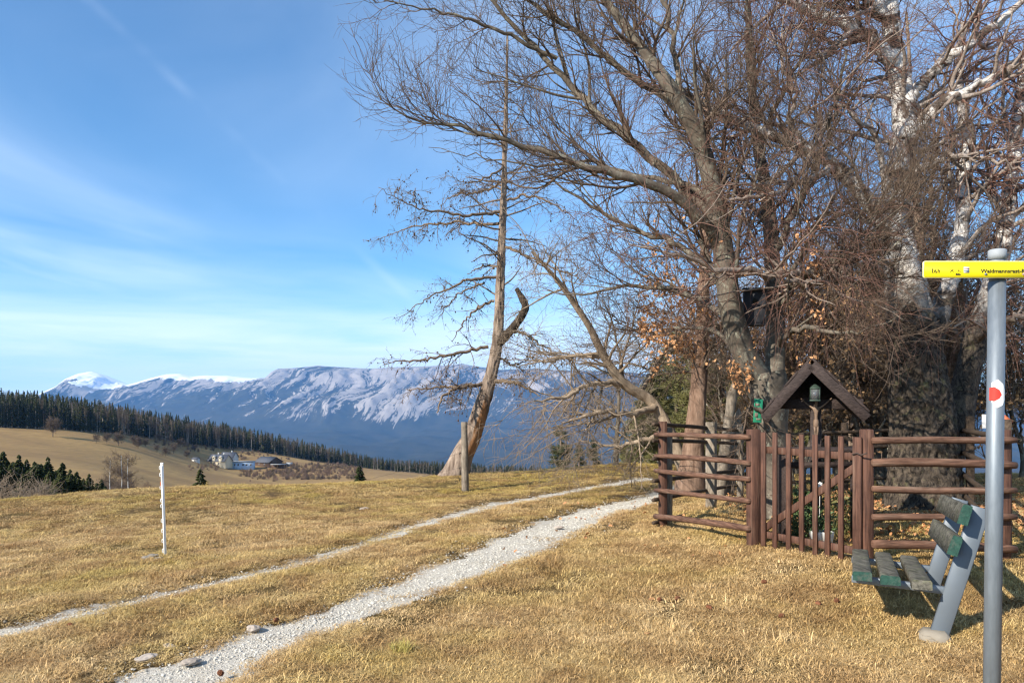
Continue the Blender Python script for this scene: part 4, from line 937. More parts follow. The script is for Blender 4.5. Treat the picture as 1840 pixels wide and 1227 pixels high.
for k, (px, py, lab) in enumerate([(1184, 1083, 'brown cone on the grass, left one of the close pair'), (1213, 1082, 'brown cone on the grass, right one of the close pair'), (1279, 1099, 'brown cone on the grass right of the close pair'), (1504, 1085, 'brown cone on the grass left of the bench'),
                                  (1368, 1051, 'brown cone on the grass below the gate post'), (1474, 1092, 'brown cone on the grass below the middle of the gate'), (1408, 1112, 'brown cone on the grass between pair and bench, lowest of the row'), (393, 1214, 'reddish cone in the wide rut at the bottom edge'), (493, 1120, 'brown cone beside the pale lump at the rut edge'), (130, 1128, 'brown cone in the strip of grass between the ruts')]):
    g = G(px, py, 30); o = put('fallen_cone', cm_, None, (g[0], g[1], g[2] + .026), (1.4, .3 * k, k * 1.9), .8); tag(o, lab, 'cone', 'cones fallen on the grass')
g = G(722, 1170, 30); yt = put('grass_tussock', blades(np.random.default_rng(5), 200, .075, .05, .13, .0022, .1, 1.3, m_leaf('yellow_green_blade', (.30, .24, .05), (.48, .39, .11)), 'grass_tussock'), None, tuple(g)); tag(yt, 'taller yellow green grass tussock near the bottom centre', 'grass tussock')

# ------------------------------------------------------------------ trees
def grow(r, P, R, count, nseg, L0, L1, ang, grav, wob, rr, rmax, rmin, t0=0.15, t1=0.98, lt=0.5, flat_=0.0, wpow=1.0):
    """child branches on the polylines P (B,N,3) with radii R; returns the same for the children"""
    B, N, _ = P.shape; seg = np.linalg.norm(np.diff(P, axis=1), axis=2).sum(1) ** wpow
    pi = r.choice(B, count, p=seg / seg.sum()); t = r.uniform(t0, t1, count)
    f = t * (N - 1); i = np.minimum(f.astype(int), N - 2); fr = (f - i)[:, None]
    p = P[pi, i] * (1 - fr) + P[pi, i + 1] * fr; pr = R[pi, i] * (1 - fr[:, 0]) + R[pi, i + 1] * fr[:, 0]
    T = P[pi, i + 1] - P[pi, i]; T /= np.linalg.norm(T, axis=1, keepdims=True) + 1e-9
    q = r.normal(size=(count, 3)); q[:, 2] *= 1 - flat_; q -= (q * T).sum(1, keepdims=True) * T; q /= np.linalg.norm(q, axis=1, keepdims=True) + 1e-9
    a = np.radians(r.uniform(ang[0], ang[1], count))[:, None]; d = np.cos(a) * T + np.sin(a) * q
    L = r.uniform(L0, L1, count) * (1 - lt * t); pts = [p]; g = np.array([0, 0, 1.0])
    for k in range(nseg):
        d = d + r.normal(0, wob, (count, 3)) + g * grav; d /= np.linalg.norm(d, axis=1, keepdims=True); p = p + d * (L / nseg)[:, None]; pts.append(p)
    Pn = np.stack(pts, 1); r0 = np.clip(pr * rr * r.uniform(.75, 1.1, count), rmin, rmax)
    Rn = r0[:, None] * (1 - .72 * np.linspace(0, 1, nseg + 1))[None]; return Pn, np.maximum(Rn, rmin * .55)
def tube_mesh(name, sets, mat, rad_attr=False, smooth_=True):
    """sets: list of (P, R, sides)"""
    Vs, Fs, rs, n = [], [], [], 0
    for P, R, S in sets:
        V, F = tubes(P, R, S); Vs.append(V); Fs.append(F + n); n += len(V); rs.append(np.repeat(R.reshape(-1), S))
    me = new_mesh(name, np.concatenate(Vs), np.concatenate(Fs), smooth_, mat)
    if rad_attr: a = me.attributes.new('rad', 'FLOAT', 'POINT'); a.data.foreach_set('value', np.concatenate(rs).astype(np.float32))
    return me
def limb_pts(pts, d0, n=26, wob=0.0, r=None):
    """pts: (px, py, depth offset, radius) in the photograph's columns and rows at distance d0 + offset"""
    q = np.array([list(Pt(x, y, d0 + do)) + [rad] for x, y, do, rad in pts]); s = spline(q, n)
    if wob: s[1:-1, :3] += r.normal(0, wob, (n - 2, 3))
    return s[:, :3], s[:, 3]
def trunk_mesh(name, P, R, S, mat, rough, freq=(6.0, 2.0), seed=0.0, flare=0.0, ribs=0, rad_attr=True):
    """thick stem with modelled bark: radius broken up by ridged noise, root flare at the foot"""
    n = len(P); V, F = tubes(P[None], R[None], S); V = V.reshape(n, S, 3); C = P[:, None]
    d = V - C; rad = np.linalg.norm(d, axis=2, keepdims=True); dn = d / (rad + 1e-9)
    th = np.arange(S) * 2 * np.pi / S; s = np.concatenate([[0], np.cumsum(np.linalg.norm(np.diff(P, axis=0), axis=1))])
    cx_, cy_ = np.cos(th)[None] * R[:, None] * freq[0] + seed, np.sin(th)[None] * R[:, None] * freq[0]
    zz = s[:, None] * freq[1] + 0 * cx_
    nz = 1 - 2 * np.abs(perlin(cx_, cy_, zz)) + .5 * (1 - 2 * np.abs(perlin(cx_ * 2.1, cy_ * 2.1, zz * 2.0))) - .7
    big = perlin(np.cos(th)[None] * 1.2 + seed, np.sin(th)[None] * 1.2 + 0 * cx_, s[:, None] * .9)
    fl = flare * np.exp(-s / .35)[:, None] * (1 + .45 * np.sin(th * ribs + seed)[None] if ribs else 1)
    nr = rad[..., 0] * (1 + .10 * big + fl) + rough * nz
    V = C + dn * np.maximum(nr, .003)[..., None]
    me = new_mesh(name, V.reshape(-1, 3), F, True, mat)
    if rad_attr: a = me.attributes.new('rad', 'FLOAT', 'POINT'); a.data.foreach_set('value', np.repeat(R, S).astype(np.float32))
    return me
def base_root(name, label, cat, base, group=None): return thing(name, label, cat, tuple(base), 0, group)
def part(root, name, me, label=None):
    """mesh in world coordinates -> child of root"""
    o = bpy.data.objects.new(name, me); COL.objects.link(o); o.parent = root; o.matrix_parent_inverse = Matrix.Translation(-Vector(root.location)); 
    if label: o['label'] = label
    return o
def leaf_cloud(r, P, n, L, mat, name='leaves'):
    """small bent leaves at the points P"""
    k = r.integers(0, len(P), n); c = P[k] + r.normal(0, .02, (n, 3)); a = r.normal(size=(n, 3)); a[:, 2] -= .5; a /= np.linalg.norm(a, axis=1, keepdims=True)
    b = np.cross(a, r.normal(size=(n, 3))); b /= np.linalg.norm(b, axis=1, keepdims=True); nn = np.cross(a, b); l = (L * r.uniform(.6, 1.25, n))[:, None]
    V = np.stack([c, c + a * l * .45 + b * l * .30 + nn * l * .14, c + a * l, c + a * l * .45 - b * l * .30 + nn * l * .14], 1).reshape(-1, 3)
    i = (np.arange(n) * 4)[:, None]; me = new_mesh(name, V, np.concatenate([i + np.array([0, 1, 2]), i + np.array([0, 2, 3])]), False, mat)
    at_ = me.attributes.new('bl', 'FLOAT', 'POINT'); at_.data.foreach_set('value', np.repeat(r.uniform(0, 1, n), 4).astype(np.float32)); return me
def blobs(r, P, n, s, mat, name, sq=1.5):
    """small rough knobs (cones, buds) at the points P"""
    k = r.integers(0, len(P), n); c = P[k] + r.normal(0, .012, (n, 3)); o6 = np.array([(1, 0, 0), (-1, 0, 0), (0, 1, 0), (0, -1, 0), (0, 0, sq), (0, 0, -sq)], float)
    V = (c[:, None] + o6[None] * (s * r.uniform(.5, 1.3, n))[:, None, None] * r.uniform(.7, 1.2, (n, 6, 1))).reshape(-1, 3); i = (np.arange(n) * 6)[:, None]
    F = np.concatenate([i + np.array(f) for f in ((0, 2, 4), (2, 1, 4), (1, 3, 4), (3, 0, 4), (2, 0, 5), (1, 2, 5), (3, 1, 5), (0, 3, 5))]); return new_mesh(name, V, F, False, mat)
def flatp(sets): return np.concatenate([P.reshape(-1, 3) for P, R in sets])

# --- the great beech behind the shrine
BD = 9.2; r = np.random.default_rng(21)
bb = at(1393, BD); beech = base_root('beech_tree', 'huge bare beech with spreading grey limbs behind the shrine', 'tree', bb)
P, R = limb_pts([(1393, 950, 0, .19), (1391, 900, 0, .175), (1388, 840, 0, .165), (1388, 780, 0, .165), (1385, 730, 0, .20), (1376, 690, 0, .24), (1372, 670, 0, .23)], BD, 90)
part(beech, 'trunk', trunk_mesh('trunk', P, R, 40, M_BEECH, .006, (9, 4), 1.0, .35, 5))
STEMS = [
  [(1376, 700, 0, .17), (1345, 650, -.1, .16), (1322, 590, -.2, .15), (1308, 520, -.3, .14), (1300, 450, -.3, .13), (1285, 360, -.4, .12), (1262, 270, -.5, .105), (1225, 190, -.6, .09), (1170, 110, -.6, .07), (1110, 30, -.6, .05), (1050, -50, -.6, .03)],
  [(1390, 705, 0, .13), (1393, 640, .1, .125), (1392, 560, .2, .115), (1388, 470, .3, .105), (1380, 370, .4, .09), (1362, 260, .6, .075), (1350, 150, .7, .06), (1345, 40, .8, .045), (1340, -80, .8, .02)],
]
LIMBS = [
  [(1300, 450, -.3, .085), (1255, 390, -.5, .08), (1195, 345, -.7, .07), (1142, 323, -.8, .062), (1070, 305, -.9, .052), (952, 265, -1.0, .040), (880, 243, -1.1, .031), (812, 222, -1.1, .023), (740, 215, -1.2, .014), (690, 180, -1.2, .008), (668, 150, -1.2, .004)],
  [(1290, 400, -.3, .085), (1240, 351, .1, .078), (1160, 273, .3, .070), (1088, 215, .4, .062), (1045, 172, .5, .055), (991, 118, .5, .046), (938, 57, .6, .038), (884, 0, .6, .03), (830, -50, .6, .02)],
  [(1262, 275, -.5, .075), (1240, 233, -.3, .07), (1207, 187, -.1, .06), (1142, 143, 0, .05), (1052, 72, .2, .042), (980, 20, .2, .034), (900, -40, .2, .02)],
  [(1000, 105, .5, .036), (952, 82, .4, .032), (891, 54, .3, .027), (830, 32, .2, .021), (758, 14, .1, .014), (720, 8, 0, .009), (690, 2, 0, .004)],
  [(1308, 520, -.3, .06), (1262, 470, .2, .052), (1190, 430, .7, .042), (1110, 400, 1.0, .032), (1030, 350, 1.2, .022), (950, 300, 1.3, .012)],
  [(1322, 590, -.2, .055), (1270, 545, .4, .048), (1205, 520, .9, .04), (1130, 515, 1.3, .03), (1050, 530, 1.6, .018), (985, 520, 1.7, .008)],
  [(1335, 640, -.1, .045), (1290, 600, .3, .038), (1235, 590, .6, .03), (1180, 600, .9, .022), (1130, 590, 1.1, .013), (1085, 600, 1.2, .006)],
  [(1392, 560, .2, .05), (1440, 500, -.4, .043), (1500, 470, -.8, .033), (1560, 430, -1.0, .022), (1620, 420, -1.1, .01)],
  [(1393, 620, .1, .045), (1440, 590, -.5, .038), (1500, 600, -.9, .028), (1560, 590, -1.2, .016), (1610, 570, -1.3, .008)],
  [(1388, 470, .3, .055), (1430, 380, .1, .048), (1470, 300, -.1, .038), (1500, 200, -.3, .028), (1520, 90, -.4, .016)],
  [(1362, 260, .6, .045), (1400, 180, .4, .036), (1450, 80, .2, .025), (1490, -20, .1, .012)],
  [(1225, 190, -.6, .05), (1215, 110, -.5, .042), (1195, 20, -.4, .033), (1170, -70, -.3, .02)],
  [(1285, 360, -.4, .055), (1230, 330, .0, .045), (1150, 320, .5, .036), (1060, 290, .9, .026), (960, 300, 1.2, .018), (850, 280, 1.4, .010), (770, 265, 1.5, .005)],
  [(1355, 680, 0, .05), (1362, 730, -.25, .035), (1375, 748, -.35, .028), (1385, 735, -.4, .02)],
]
lim = []
for st in STEMS:
    P, R = limb_pts(st, BD, 120); R = R * .88; part(beech, 'stem', trunk_mesh('stem', P, R, 22, M_BEECH, .004, (8, 4), 3.3)); lim.append(limb_pts(st, BD, 26))
for lb in LIMBS:
    P, R = limb_pts(lb, BD, 26, .018, r); R = R * .76; lim.append((P, R)); part(beech, 'limb', tube_mesh('limb', [(P[None], R[None], 9)], M_BEECH))
LP, LR = np.stack([l[0] for l in lim]), np.stack([l[1] for l in lim])
LR = LR * .85
b0 = grow(r, LP[:14], LR[:14], 44, 25, 1.2, 2.5, (14, 38), .012, .04, .6, .034, .011, .18, .7, .4, .5)
en_ = CXP + FPX * b0[0][:, -1, 0] / b0[0][:, -1, 1]; b0 = (b0[0][en_ > 760], b0[1][en_ > 760])
for q in range(len(b0[0])): part(beech, 'limb', tube_mesh('limb', [(b0[0][q:q + 1], b0[1][q:q + 1], 7)], M_BEECH))
LP, LR = np.concatenate([LP, b0[0]]), np.concatenate([LR, b0[1]])
b1 = grow(r, LP, LR, 430, 12, .6, 1.7, (20, 58), .050, .12, .5, .024, .006, .28, .97, .68, .5)
b2 = grow(r, *b1, 3500, 9, .35, 1.0, (24, 60), .060, .14, .6, .0085, .0034, .15, 1.0, .35, .35)
b3 = grow(r, *b2, 20000, 5, .10, .36, (25, 60), .07, .17, .6, .0036, .0020, .1, 1.0, .3, .3)
cr = part(beech, 'crown', tube_mesh('crown', [(b1[0], b1[1], 5), (b2[0], b2[1], 4), (b3[0], b3[1], 3)], M_BEECHTWIG)); cr['kind'] = 'stuff'
tp = b3[0].reshape(-1, 3); pxx = CXP + FPX * tp[:, 0] / tp[:, 1]; pyy = HYP - FPX * (tp[:, 2] - EYE) / tp[:, 1]
low = tp[(pyy > 500 + 50 * r.normal(size=len(tp))) & (pyy < 700) & (pxx > 1150) & (pxx < 1480)]
low = low[perlin(low[:, 0] * 2.2, low[:, 1] * 2.2, low[:, 2] * 2.2) > -.02]
cnt = leaf_cloud(r, low, 2000, .055, M_BEECHLEAF); o = part(beech, 'leaves', cnt, 'dead orange leaves still on the lower twigs'); o['kind'] = 'stuff'
# green plate and dark box fixed to the beech
gpl = Pt(1362, 738, BD - .26); gs_ = tag(MB().box((0, 0, 0), (.095, .012, .27), None, .003).obj('trail_marker', M_GREEN, None, False, tuple(gpl), (0, .06, -.3)), 'flaking green marker plate nailed to the beech trunk', 'marker')
for k, (dx, dz, w_, h_) in enumerate([(-.01, .07, .05, .03), (.015, .02, .03, .04), (-.015, -.05, .035, .05), (.01, -.095, .05, .02)]): MB().box((dx, -.0068, dz), (w_, .0012, h_)).obj('paint_flake', M_GREYWOOD, gs_)
nb = Pt(1355, 555, BD - .10); nbx = thing('nest_box', 'dark grey nest box wedged between the beech stems', 'nest box', tuple(nb - (0, 0, .2)), -.2)
MB().box((0, 0, .2), (.24, .16, .40), None, .006).obj('body', M_BOXGREY, nbx); MB().box((0, -.02, .415), (.28, .22, .03), None, .004).obj('roof', M_BOXGREY, nbx); MB().tube([(0, -.079, .28), (0, -.083, .28)], .03, 14).obj('entrance', M_BLACK, nbx)

# --- the old birch inside the fence
VD = 9.6; r = np.random.default_rng(31); vb = at(1662, VD)
birch = base_root('birch_tree', 'thick old birch, white above with dark cracked bark below', 'tree', vb)
P, R = limb_pts([(1664, 935, 0, .46), (1661, 880, 0, .40), (1658, 800, 0, .37), (1654, 720, 0, .345), (1645, 640, 0, .31), (1636, 570, 0, .265), (1628, 510, 0, .22), (1618, 450, 0, .18)], VD, 240)
part(birch, 'trunk', trunk_mesh('trunk', P, R, 110, M_BIRCH, .036, (10, 5.5), 2.0, .22, 6))
BST = [
  [(1622, 480, 0, .19), (1612, 420, 0, .18), (1614, 340, .1, .165), (1626, 250, .1, .15), (1622, 170, .2, .135), (1606, 90, .2, .12), (1598, 10, .2, .105), (1590, -80, .2, .08)],
  [(1640, 560, -.15, .16), (1628, 480, -.2, .14), (1598, 415, -.25, .115), (1560, 362, -.3, .095), (1512, 310, -.4, .08), (1455, 268, -.5, .066), (1390, 245, -.6, .055), (1320, 215, -.7, .044), (1240, 172, -.8, .032), (1180, 130, -.9, .016)],
  [(1690, 860, .15, .20), (1715, 770, .25, .18), (1735, 690, .35, .16), (1752, 610, .45, .145), (1775, 540, .5, .13), (1800, 450, .6, .11), (1815, 340, .7, .09), (1830, 200, .8, .07), (1850, 60, .8, .05)],
  [(1668, 640, .1, .14), (1690, 560, .3, .12), (1715, 480, .45, .10), (1730, 390, .6, .085), (1735, 280, .7, .065), (1725, 160, .8, .045), (1730, 40, .8, .03)],
]
BLM = [
  [(1622, 470, -.1, .062), (1590, 470, -.3, .058), (1532, 475, -.6, .050), (1449, 487, -.9, .043), (1400, 490, -1.0, .038), (1325, 484, -1.2, .032), (1269, 479, -1.3, .026), (1228, 465, -1.4, .018), (1180, 440, -1.5, .008)],
  [(1532, 474, -.6, .040), (1500, 498, -.9, .036), (1460, 508, -1.1, .03), (1420, 510, -1.2, .024), (1398, 490, -1.3, .015), (1380, 470, -1.3, .008)],
  [(1628, 260, .1, .075), (1660, 222, -.1, .068), (1700, 185, -.2, .06), (1750, 155, -.3, .052), (1800, 132, -.4, .043), (1850, 110, -.5, .03)],
  [(1630, 180, .2, .07), (1680, 128, .1, .062), (1730, 90, 0, .055), (1780, 50, -.1, .046), (1830, 10, -.2, .036), (1880, -30, -.2, .02)],
  [(1612, 130, .2, .10), (1570, 80, .1, .09), (1520, 45, 0, .08), (1460, 20, -.1, .065), (1410, 0, -.2, .05), (1350, -40, -.2, .03)],
  [(1600, 40, .2, .08), (1560, 0, .1, .07), (1520, -50, 0, .05)],
  [(1590, 400, -.25, .05), (1580, 370, -.4, .046), (1590, 340, -.5, .04), (1575, 250, -.6, .032), (1530, 205, -.7, .025), (1490, 160, -.7, .016), (1470, 90, -.7, .008)],
  [(1500, 302, -.4, .045), (1430, 330, -.9, .036), (1380, 350, -1.2, .026), (1310, 360, -1.4, .015)],
  [(1455, 268, -.5, .038), (1420, 220, -.6, .032), (1425, 170, -.7, .026), (1408, 120, -.7, .02), (1405, 60, -.7, .012)],
  [(1618, 340, .0, .05), (1660, 300, -.3, .042), (1720, 280, -.5, .032), (1790, 290, -.7, .02), (1840, 310, -.8, .01)],
  [(1745, 620, .4, .055), (1790, 580, .1, .046), (1830, 570, -.1, .038), (1880, 560, -.2, .024)],
  [(1620, 420, 0, .045), (1560, 395, .5, .038), (1500, 385, .8, .028), (1440, 400, 1.0, .018), (1390, 420, 1.1, .009)],
]
lim = []
for st in BST:
    P, R = limb_pts(st, VD, 110); P[1:-1] += r.normal(0, .004, P[1:-1].shape); part(birch, 'stem', trunk_mesh('stem', P, R, 26, M_BIRCH, .008, (7, 3), 5.5)); lim.append(limb_pts(st, VD, 26))
for lb in BLM:
    P, R = limb_pts(lb, VD, 26, .022, r); lim.append((P, R)); part(birch, 'limb', tube_mesh('limb', [(P[None], R[None], 10)], M_BIRCH, True))
LP, LR = np.stack([l[0] for l in lim]), np.stack([l[1] for l in lim])
b1 = grow(r, LP, LR, 260, 10, .7, 1.9, (30, 75), .03, .16, .55, .036, .007, .25, 1.0, .3, .2)
b2 = grow(r, *b1, 1500, 8, .4, 1.0, (25, 65), -.03, .14, .55, .011, .0038, .15, 1.0, .3, .2)
b3 = grow(r, *b2, 7600, 8, .25, .95, (20, 60), -.16, .09, .6, .0034, .0020, .15, 1.0, .2, .2)
o = part(birch, 'branches', tube_mesh('branches', [(b1[0], b1[1], 5)], M_BIRCH, True)); o['kind'] = 'stuff'
o = part(birch, 'crown', tube_mesh('crown', [(b2[0], b2[1], 4), (b3[0], b3[1], 3)], M_BIRCHTWIG)); o['kind'] = 'stuff'

# --- the leaning larch on the crest
lb_ = at(822, 20.0); LD = 20.0; r = np.random.default_rng(41)
larch = base_root('larch_tree', 'half dead leaning larch with barkless patches standing alone on the crest', 'tree', lb_)
P, R = limb_pts([(812, 864, 0, .34), (820, 845, 0, .30), (832, 815, 0, .255), (848, 785, 0, .225), (862, 742, 0, .20), (874, 705, 0, .175), (884, 665, 0, .155), (893, 617, 0, .142), (897, 563, 0, .122), (899, 509, 0, .110), (902, 428, 0, .092), (905, 348, 0, .075), (907, 283, 0, .062), (909, 200, 0, .048), (911, 120, 0, .03), (912, 60, 0, .012)], LD, 200)
m_, t_ = material('stripped_larch', 0.9, 0.15)
n1_ = t_.noise(t_.mapv(t_.pos, (8, 8, 1.6)), 1.0, 6, 0.65, 0.5); zz_ = t_.n('ShaderNodeSeparateXYZ', {0: t_.pos}).outputs[2]
c_ = t_.mix(t_.ramp(n1_, [(0.33, 0.0), (0.68, 1.0)]), (.085, .058, .043), (.37, .285, .215)); bare = t_.mix(n1_, (.20, .085, .035), (.44, .235, .11))
pm_ = t_.math('MULTIPLY', t_.ramp(t_.noise(t_.mapv(t_.pos, (3.2, 3.2, .8), (0.6, 0.3, 0)), 1.0, 3, .5), [(0.44, 0.0), (0.52, 1.0)]), t_.ramp(t_.math('DIVIDE', zz_, 4.0), [(0.06, 0.0), (0.12, 1.0), (0.40, 1.0), (0.50, 0.0)]))
pm_ = t_.math('MULTIPLY', pm_, t_.ramp(t_.n('ShaderNodeSeparateXYZ', {0: t_.geo.outputs['Normal']}).outputs[0], [(0.0, 0.0), (0.3, 1.0)]))
setc(t_, t_.mix(pm_, c_, bare)); bump(t_, n1_, 1.0, .05)
part(larch, 'trunk', trunk_mesh('trunk', P, R, 44, m_, .020, (10, 2.6), 8.0, .14, 4)); TL = limb_pts([(862, 742, 0, .1), (893, 617, 0, .09), (902, 428, 0, .07), (907, 283, 0, .05), (912, 60, 0, .012)], LD, 26)
P, R = limb_pts([(892, 622, 0, .11), (915, 597, -.2, .105), (934, 573, -.3, .10), (944, 553, -.3, .095), (938, 536, -.3, .085), (928, 518, -.3, .05)], LD, 60); part(larch, 'broken_limb', trunk_mesh('broken_limb', P, R, 16, M_DARKWOOD, .012, (9, 4), 1.0), 'thick dark broken limb')
LB = [[(877, 623, 0, .045), (818, 635, -.4, .036), (764, 646, -.7, .026), (720, 648, -.9, .015), (688, 655, -1.0, .007)], [(870, 690, 0, .05), (823, 697, -.5, .04), (795, 715, -.9, .028), (785, 742, -1.0, .012)], [(870, 690, 0, .04), (810, 695, .4, .03), (735, 700, .8, .012)],
      [(884, 684, 0, .055), (925, 688, -.4, .045), (957, 702, -.6, .025), (970, 712, -.7, .01)], [(893, 498, 0, .04), (844, 502, -.3, .034), (815, 515, -.5, .027), (780, 530, -.6, .019), (745, 552, -.7, .012), (716, 574, -.8, .006)],
      [(870, 508, -.1, .028), (830, 525, .4, .022), (808, 545, .6, .015), (788, 570, .7, .007)], [(888, 541, 0, .035), (850, 560, .4, .028), (828, 588, .6, .018), (813, 613, .7, .007)], [(898, 381, 0, .045), (860, 386, -.3, .039), (818, 384, -.6, .032), (780, 379, -.8, .025), (748, 373, -1.0, .018), (710, 355, -1.1, .011), (680, 337, -1.2, .006)],
      [(896, 402, 0, .042), (850, 402, .3, .036), (801, 400, .6, .03), (760, 405, .8, .022), (721, 413, 1.0, .014), (682, 432, 1.2, .006)], [(748, 373, -1.0, .016), (744, 352, -1.0, .014), (746, 338, -1.0, .008)], [(902, 440, 0, .04), (950, 462, -.4, .03), (1000, 482, -.8, .018), (1040, 500, -1.0, .008)],
      [(897, 595, 0, .04), (940, 600, .4, .032), (985, 627, .8, .02), (1020, 650, 1.0, .008)], [(905, 330, 0, .035), (860, 345, .3, .028), (815, 352, .5, .015), (790, 372, .6, .006)], [(905, 360, 0, .035), (950, 352, -.5, .028), (1005, 372, -.9, .016), (1040, 400, -1.0, .007)],
      [(906, 300, 0, .03), (870, 322, -.5, .022), (840, 330, -.8, .012), (810, 318, -1.0, .005)], [(895, 480, 0, .03), (868, 478, .5, .022), (840, 492, .8, .01)], [(893, 640, 0, .03), (925, 655, .5, .022), (960, 640, .8, .01)]]
lim = [TL]
for lb in LB: P, R = limb_pts(lb, LD, 26, .02, r); lim.append((P, R * .8)); part(larch, 'limb', tube_mesh('limb', [(P[None], R[None], 8)], M_LARCHTWIG))
LP, LR = np.stack([l[0] for l in lim]), np.stack([l[1] for l in lim])
b1 = grow(r, LP[1:], LR[1:], 300, 8, .35, 1.1, (35, 80), -.06, .13, .5, .014, .006, .1, 1.0, .4, .3); b1b = grow(r, LP[:1], LR[:1], 46, 9, 1.0, 2.4, (60, 95), .02, .09, .5, .026, .008, .30, .98, .6, .4)
bx_ = (np.concatenate([b1[0][:, :9], b1b[0][:, :9]]), np.concatenate([b1[1][:, :9], b1b[1][:, :9]])); b2 = grow(r, *bx_, 1700, 6, .15, .55, (30, 75), -.10, .14, .55, .007, .0045, .05, 1.0, .3, .2)
b3 = grow(r, *b2, 2600, 4, .08, .22, (30, 80), -.05, .15, .6, .005, .004, .1, 1.0)
o = part(larch, 'crown', tube_mesh('crown', [(bx_[0], bx_[1], 4), (b2[0], b2[1], 3), (b3[0], b3[1], 3)], M_LARCHTWIG)); o['kind'] = 'stuff'
o = part(larch, 'cones', blobs(r, np.concatenate([flatp([(b2[0], 0)]), LP[1:].reshape(-1, 3)]), 1500, .017, M_CONE, 'cones')); o['kind'] = 'stuff'

# --- other trees of the grove
def guided(name, label, pts, d0, mat, tw, seed, n1, n2, n3, L=(.8, 2.0), grav=(.03, 0, 0), rough=.008, S=22, grp=None, limbs=(), t0=.25):
    r = np.random.default_rng(seed); P, R = limb_pts(pts, d0, 90); b = np.array([P[0][0], P[0][1], gz(P[0][0], P[0][1])]); root = base_root(name, label, 'tree', b, grp)
    P[0, 2] = min(P[0, 2], b[2] - .15)
    part(root, 'trunk', trunk_mesh('trunk', P, R, S, mat, rough, (8, 2.5), seed, .2, 4)); lim = [limb_pts(pts, d0, 26)]
    for lb in limbs: q = limb_pts(lb, d0, 26, .02, r); lim.append(q); part(root, 'limb', tube_mesh('limb', [(q[0][None], q[1][None], 8)], mat))
    LP, LR = np.stack([l[0] for l in lim]), np.stack([l[1] for l in lim])
    b1 = grow(r, LP, LR, n1, 9, L[0], L[1], (35, 80), grav[0], .12, .5, .03, .007, t0, 1.0, .4, .3); b2 = grow(r, *b1, n2, 7, L[0] * .45, L[1] * .45, (25, 65), grav[1], .13, .55, .010, .0045, .1, 1.0, .3, .2); b3 = grow(r, *b2, n3, 5, L[0] * .2, L[1] * .28, (25, 65), grav[2], .13, .6, .005, .0032, .1, 1.0, .3, .2)
    o = part(root, 'crown', tube_mesh('crown', [(b1[0], b1[1], 4), (b2[0], b2[1], 3), (b3[0], b3[1], 3)], tw)); o['kind'] = 'stuff'; return root, b3
guided('leaning_tree', 'pale slender tree leaning left over the track beside the fence corner', [(1232, 850, 0, .125), (1205, 780, 0, .11), (1170, 722, 0, .10), (1122, 690, -.2, .09), (1085, 640, -.4, .075), (1060, 590, -.6, .062), (1025, 535, -.8, .048), (990, 490, -1.0, .034), (955, 452, -1.2, .015)], 14.5, M_PALEBARK, M_PALETWIG, 51, 90, 700, 3600, (.9, 2.3), (-.02, -.05, -.07),
       limbs=[[(1180, 730, 0, .07), (1130, 745, -.6, .05), (1080, 740, -1.0, .035), (1010, 760, -1.4, .015)], [(1122, 690, -.2, .06), (1070, 690, -.8, .045), (1010, 715, -1.2, .03), (960, 720, -1.5, .012)], [(1085, 640, -.4, .05), (1030, 640, .2, .035), (980, 650, .5, .02), (945, 640, .6, .01)], [(1205, 770, 0, .06), (1160, 790, .5, .045), (1100, 800, .9, .03), (1040, 790, 1.2, .012)], [(1150, 705, 0, .05), (1190, 640, .6, .04), (1230, 600, 1.0, .025)]])
guided('larch_tree', 'reddish barked larch trunk behind the left fence section', [(1240, 866, 0, .25), (1245, 820, 0, .20), (1250, 760, 0, .165), (1255, 700, 0, .14), (1260, 620, 0, .12), (1264, 520, 0, .10), (1268, 400, 0, .08), (1270, 250, 0, .055), (1272, 120, 0, .03)], 14.0, M_REDBARK, M_LARCHTWIG, 53, 80, 600, 2600, (.9, 2.4), (-.02, -.04, -.06), .02, 26)
guided('young_tree', 'slim young bare tree standing alone on the meadow edge', [(1106, 836, 0, .075), (1108, 790, 0, .062), (1111, 740, 0, .05), (1113, 690, 0, .035), (1116, 630, 0, .015)], 21.5, M_BEECH, M_PALETWIG, 55, 40, 380, 1700, (.7, 1.9), (.05, .05, .04), .004, 14, None, ([(1107, 800, 0, .035), (1085, 770, .3, .025), (1060, 740, .6, .01)], [(1108, 795, 0, .035), (1130, 765, -.3, .025), (1150, 730, -.5, .01)]))
def stump(name, label, px0, py0, px1, py1, d, w_):
    b = at(px0, d); t_ = Pt(px1, py1, d + .2) - b; n = 24; t = np.linspace(-.06, 1, n); P = np.outer(t, t_); R = w_ * (1 + .16 * perlin(t * 5, px0 * .1)) * (1 - .25 * t); R[-1] *= .35; R[-2] *= .7
    o = thing(name, label, 'stump', tuple(b)); me = trunk_mesh(name, P, R, 14, M_GREYWOOD, .010, (14, 1.2), px0 * .01); put('stem', me, o); return o
stump('dead_snag', 'taller grey dead stem leaning behind the left fence section', 1292, 880, 1318, 690, 12.9, .10)
stump('dead_snag', 'shorter grey broken stem beside the leaning dead one', 1310, 878, 1328, 735, 13.1, .085)
for nm, lab, px, y0, y1, d, w_ in (): pass

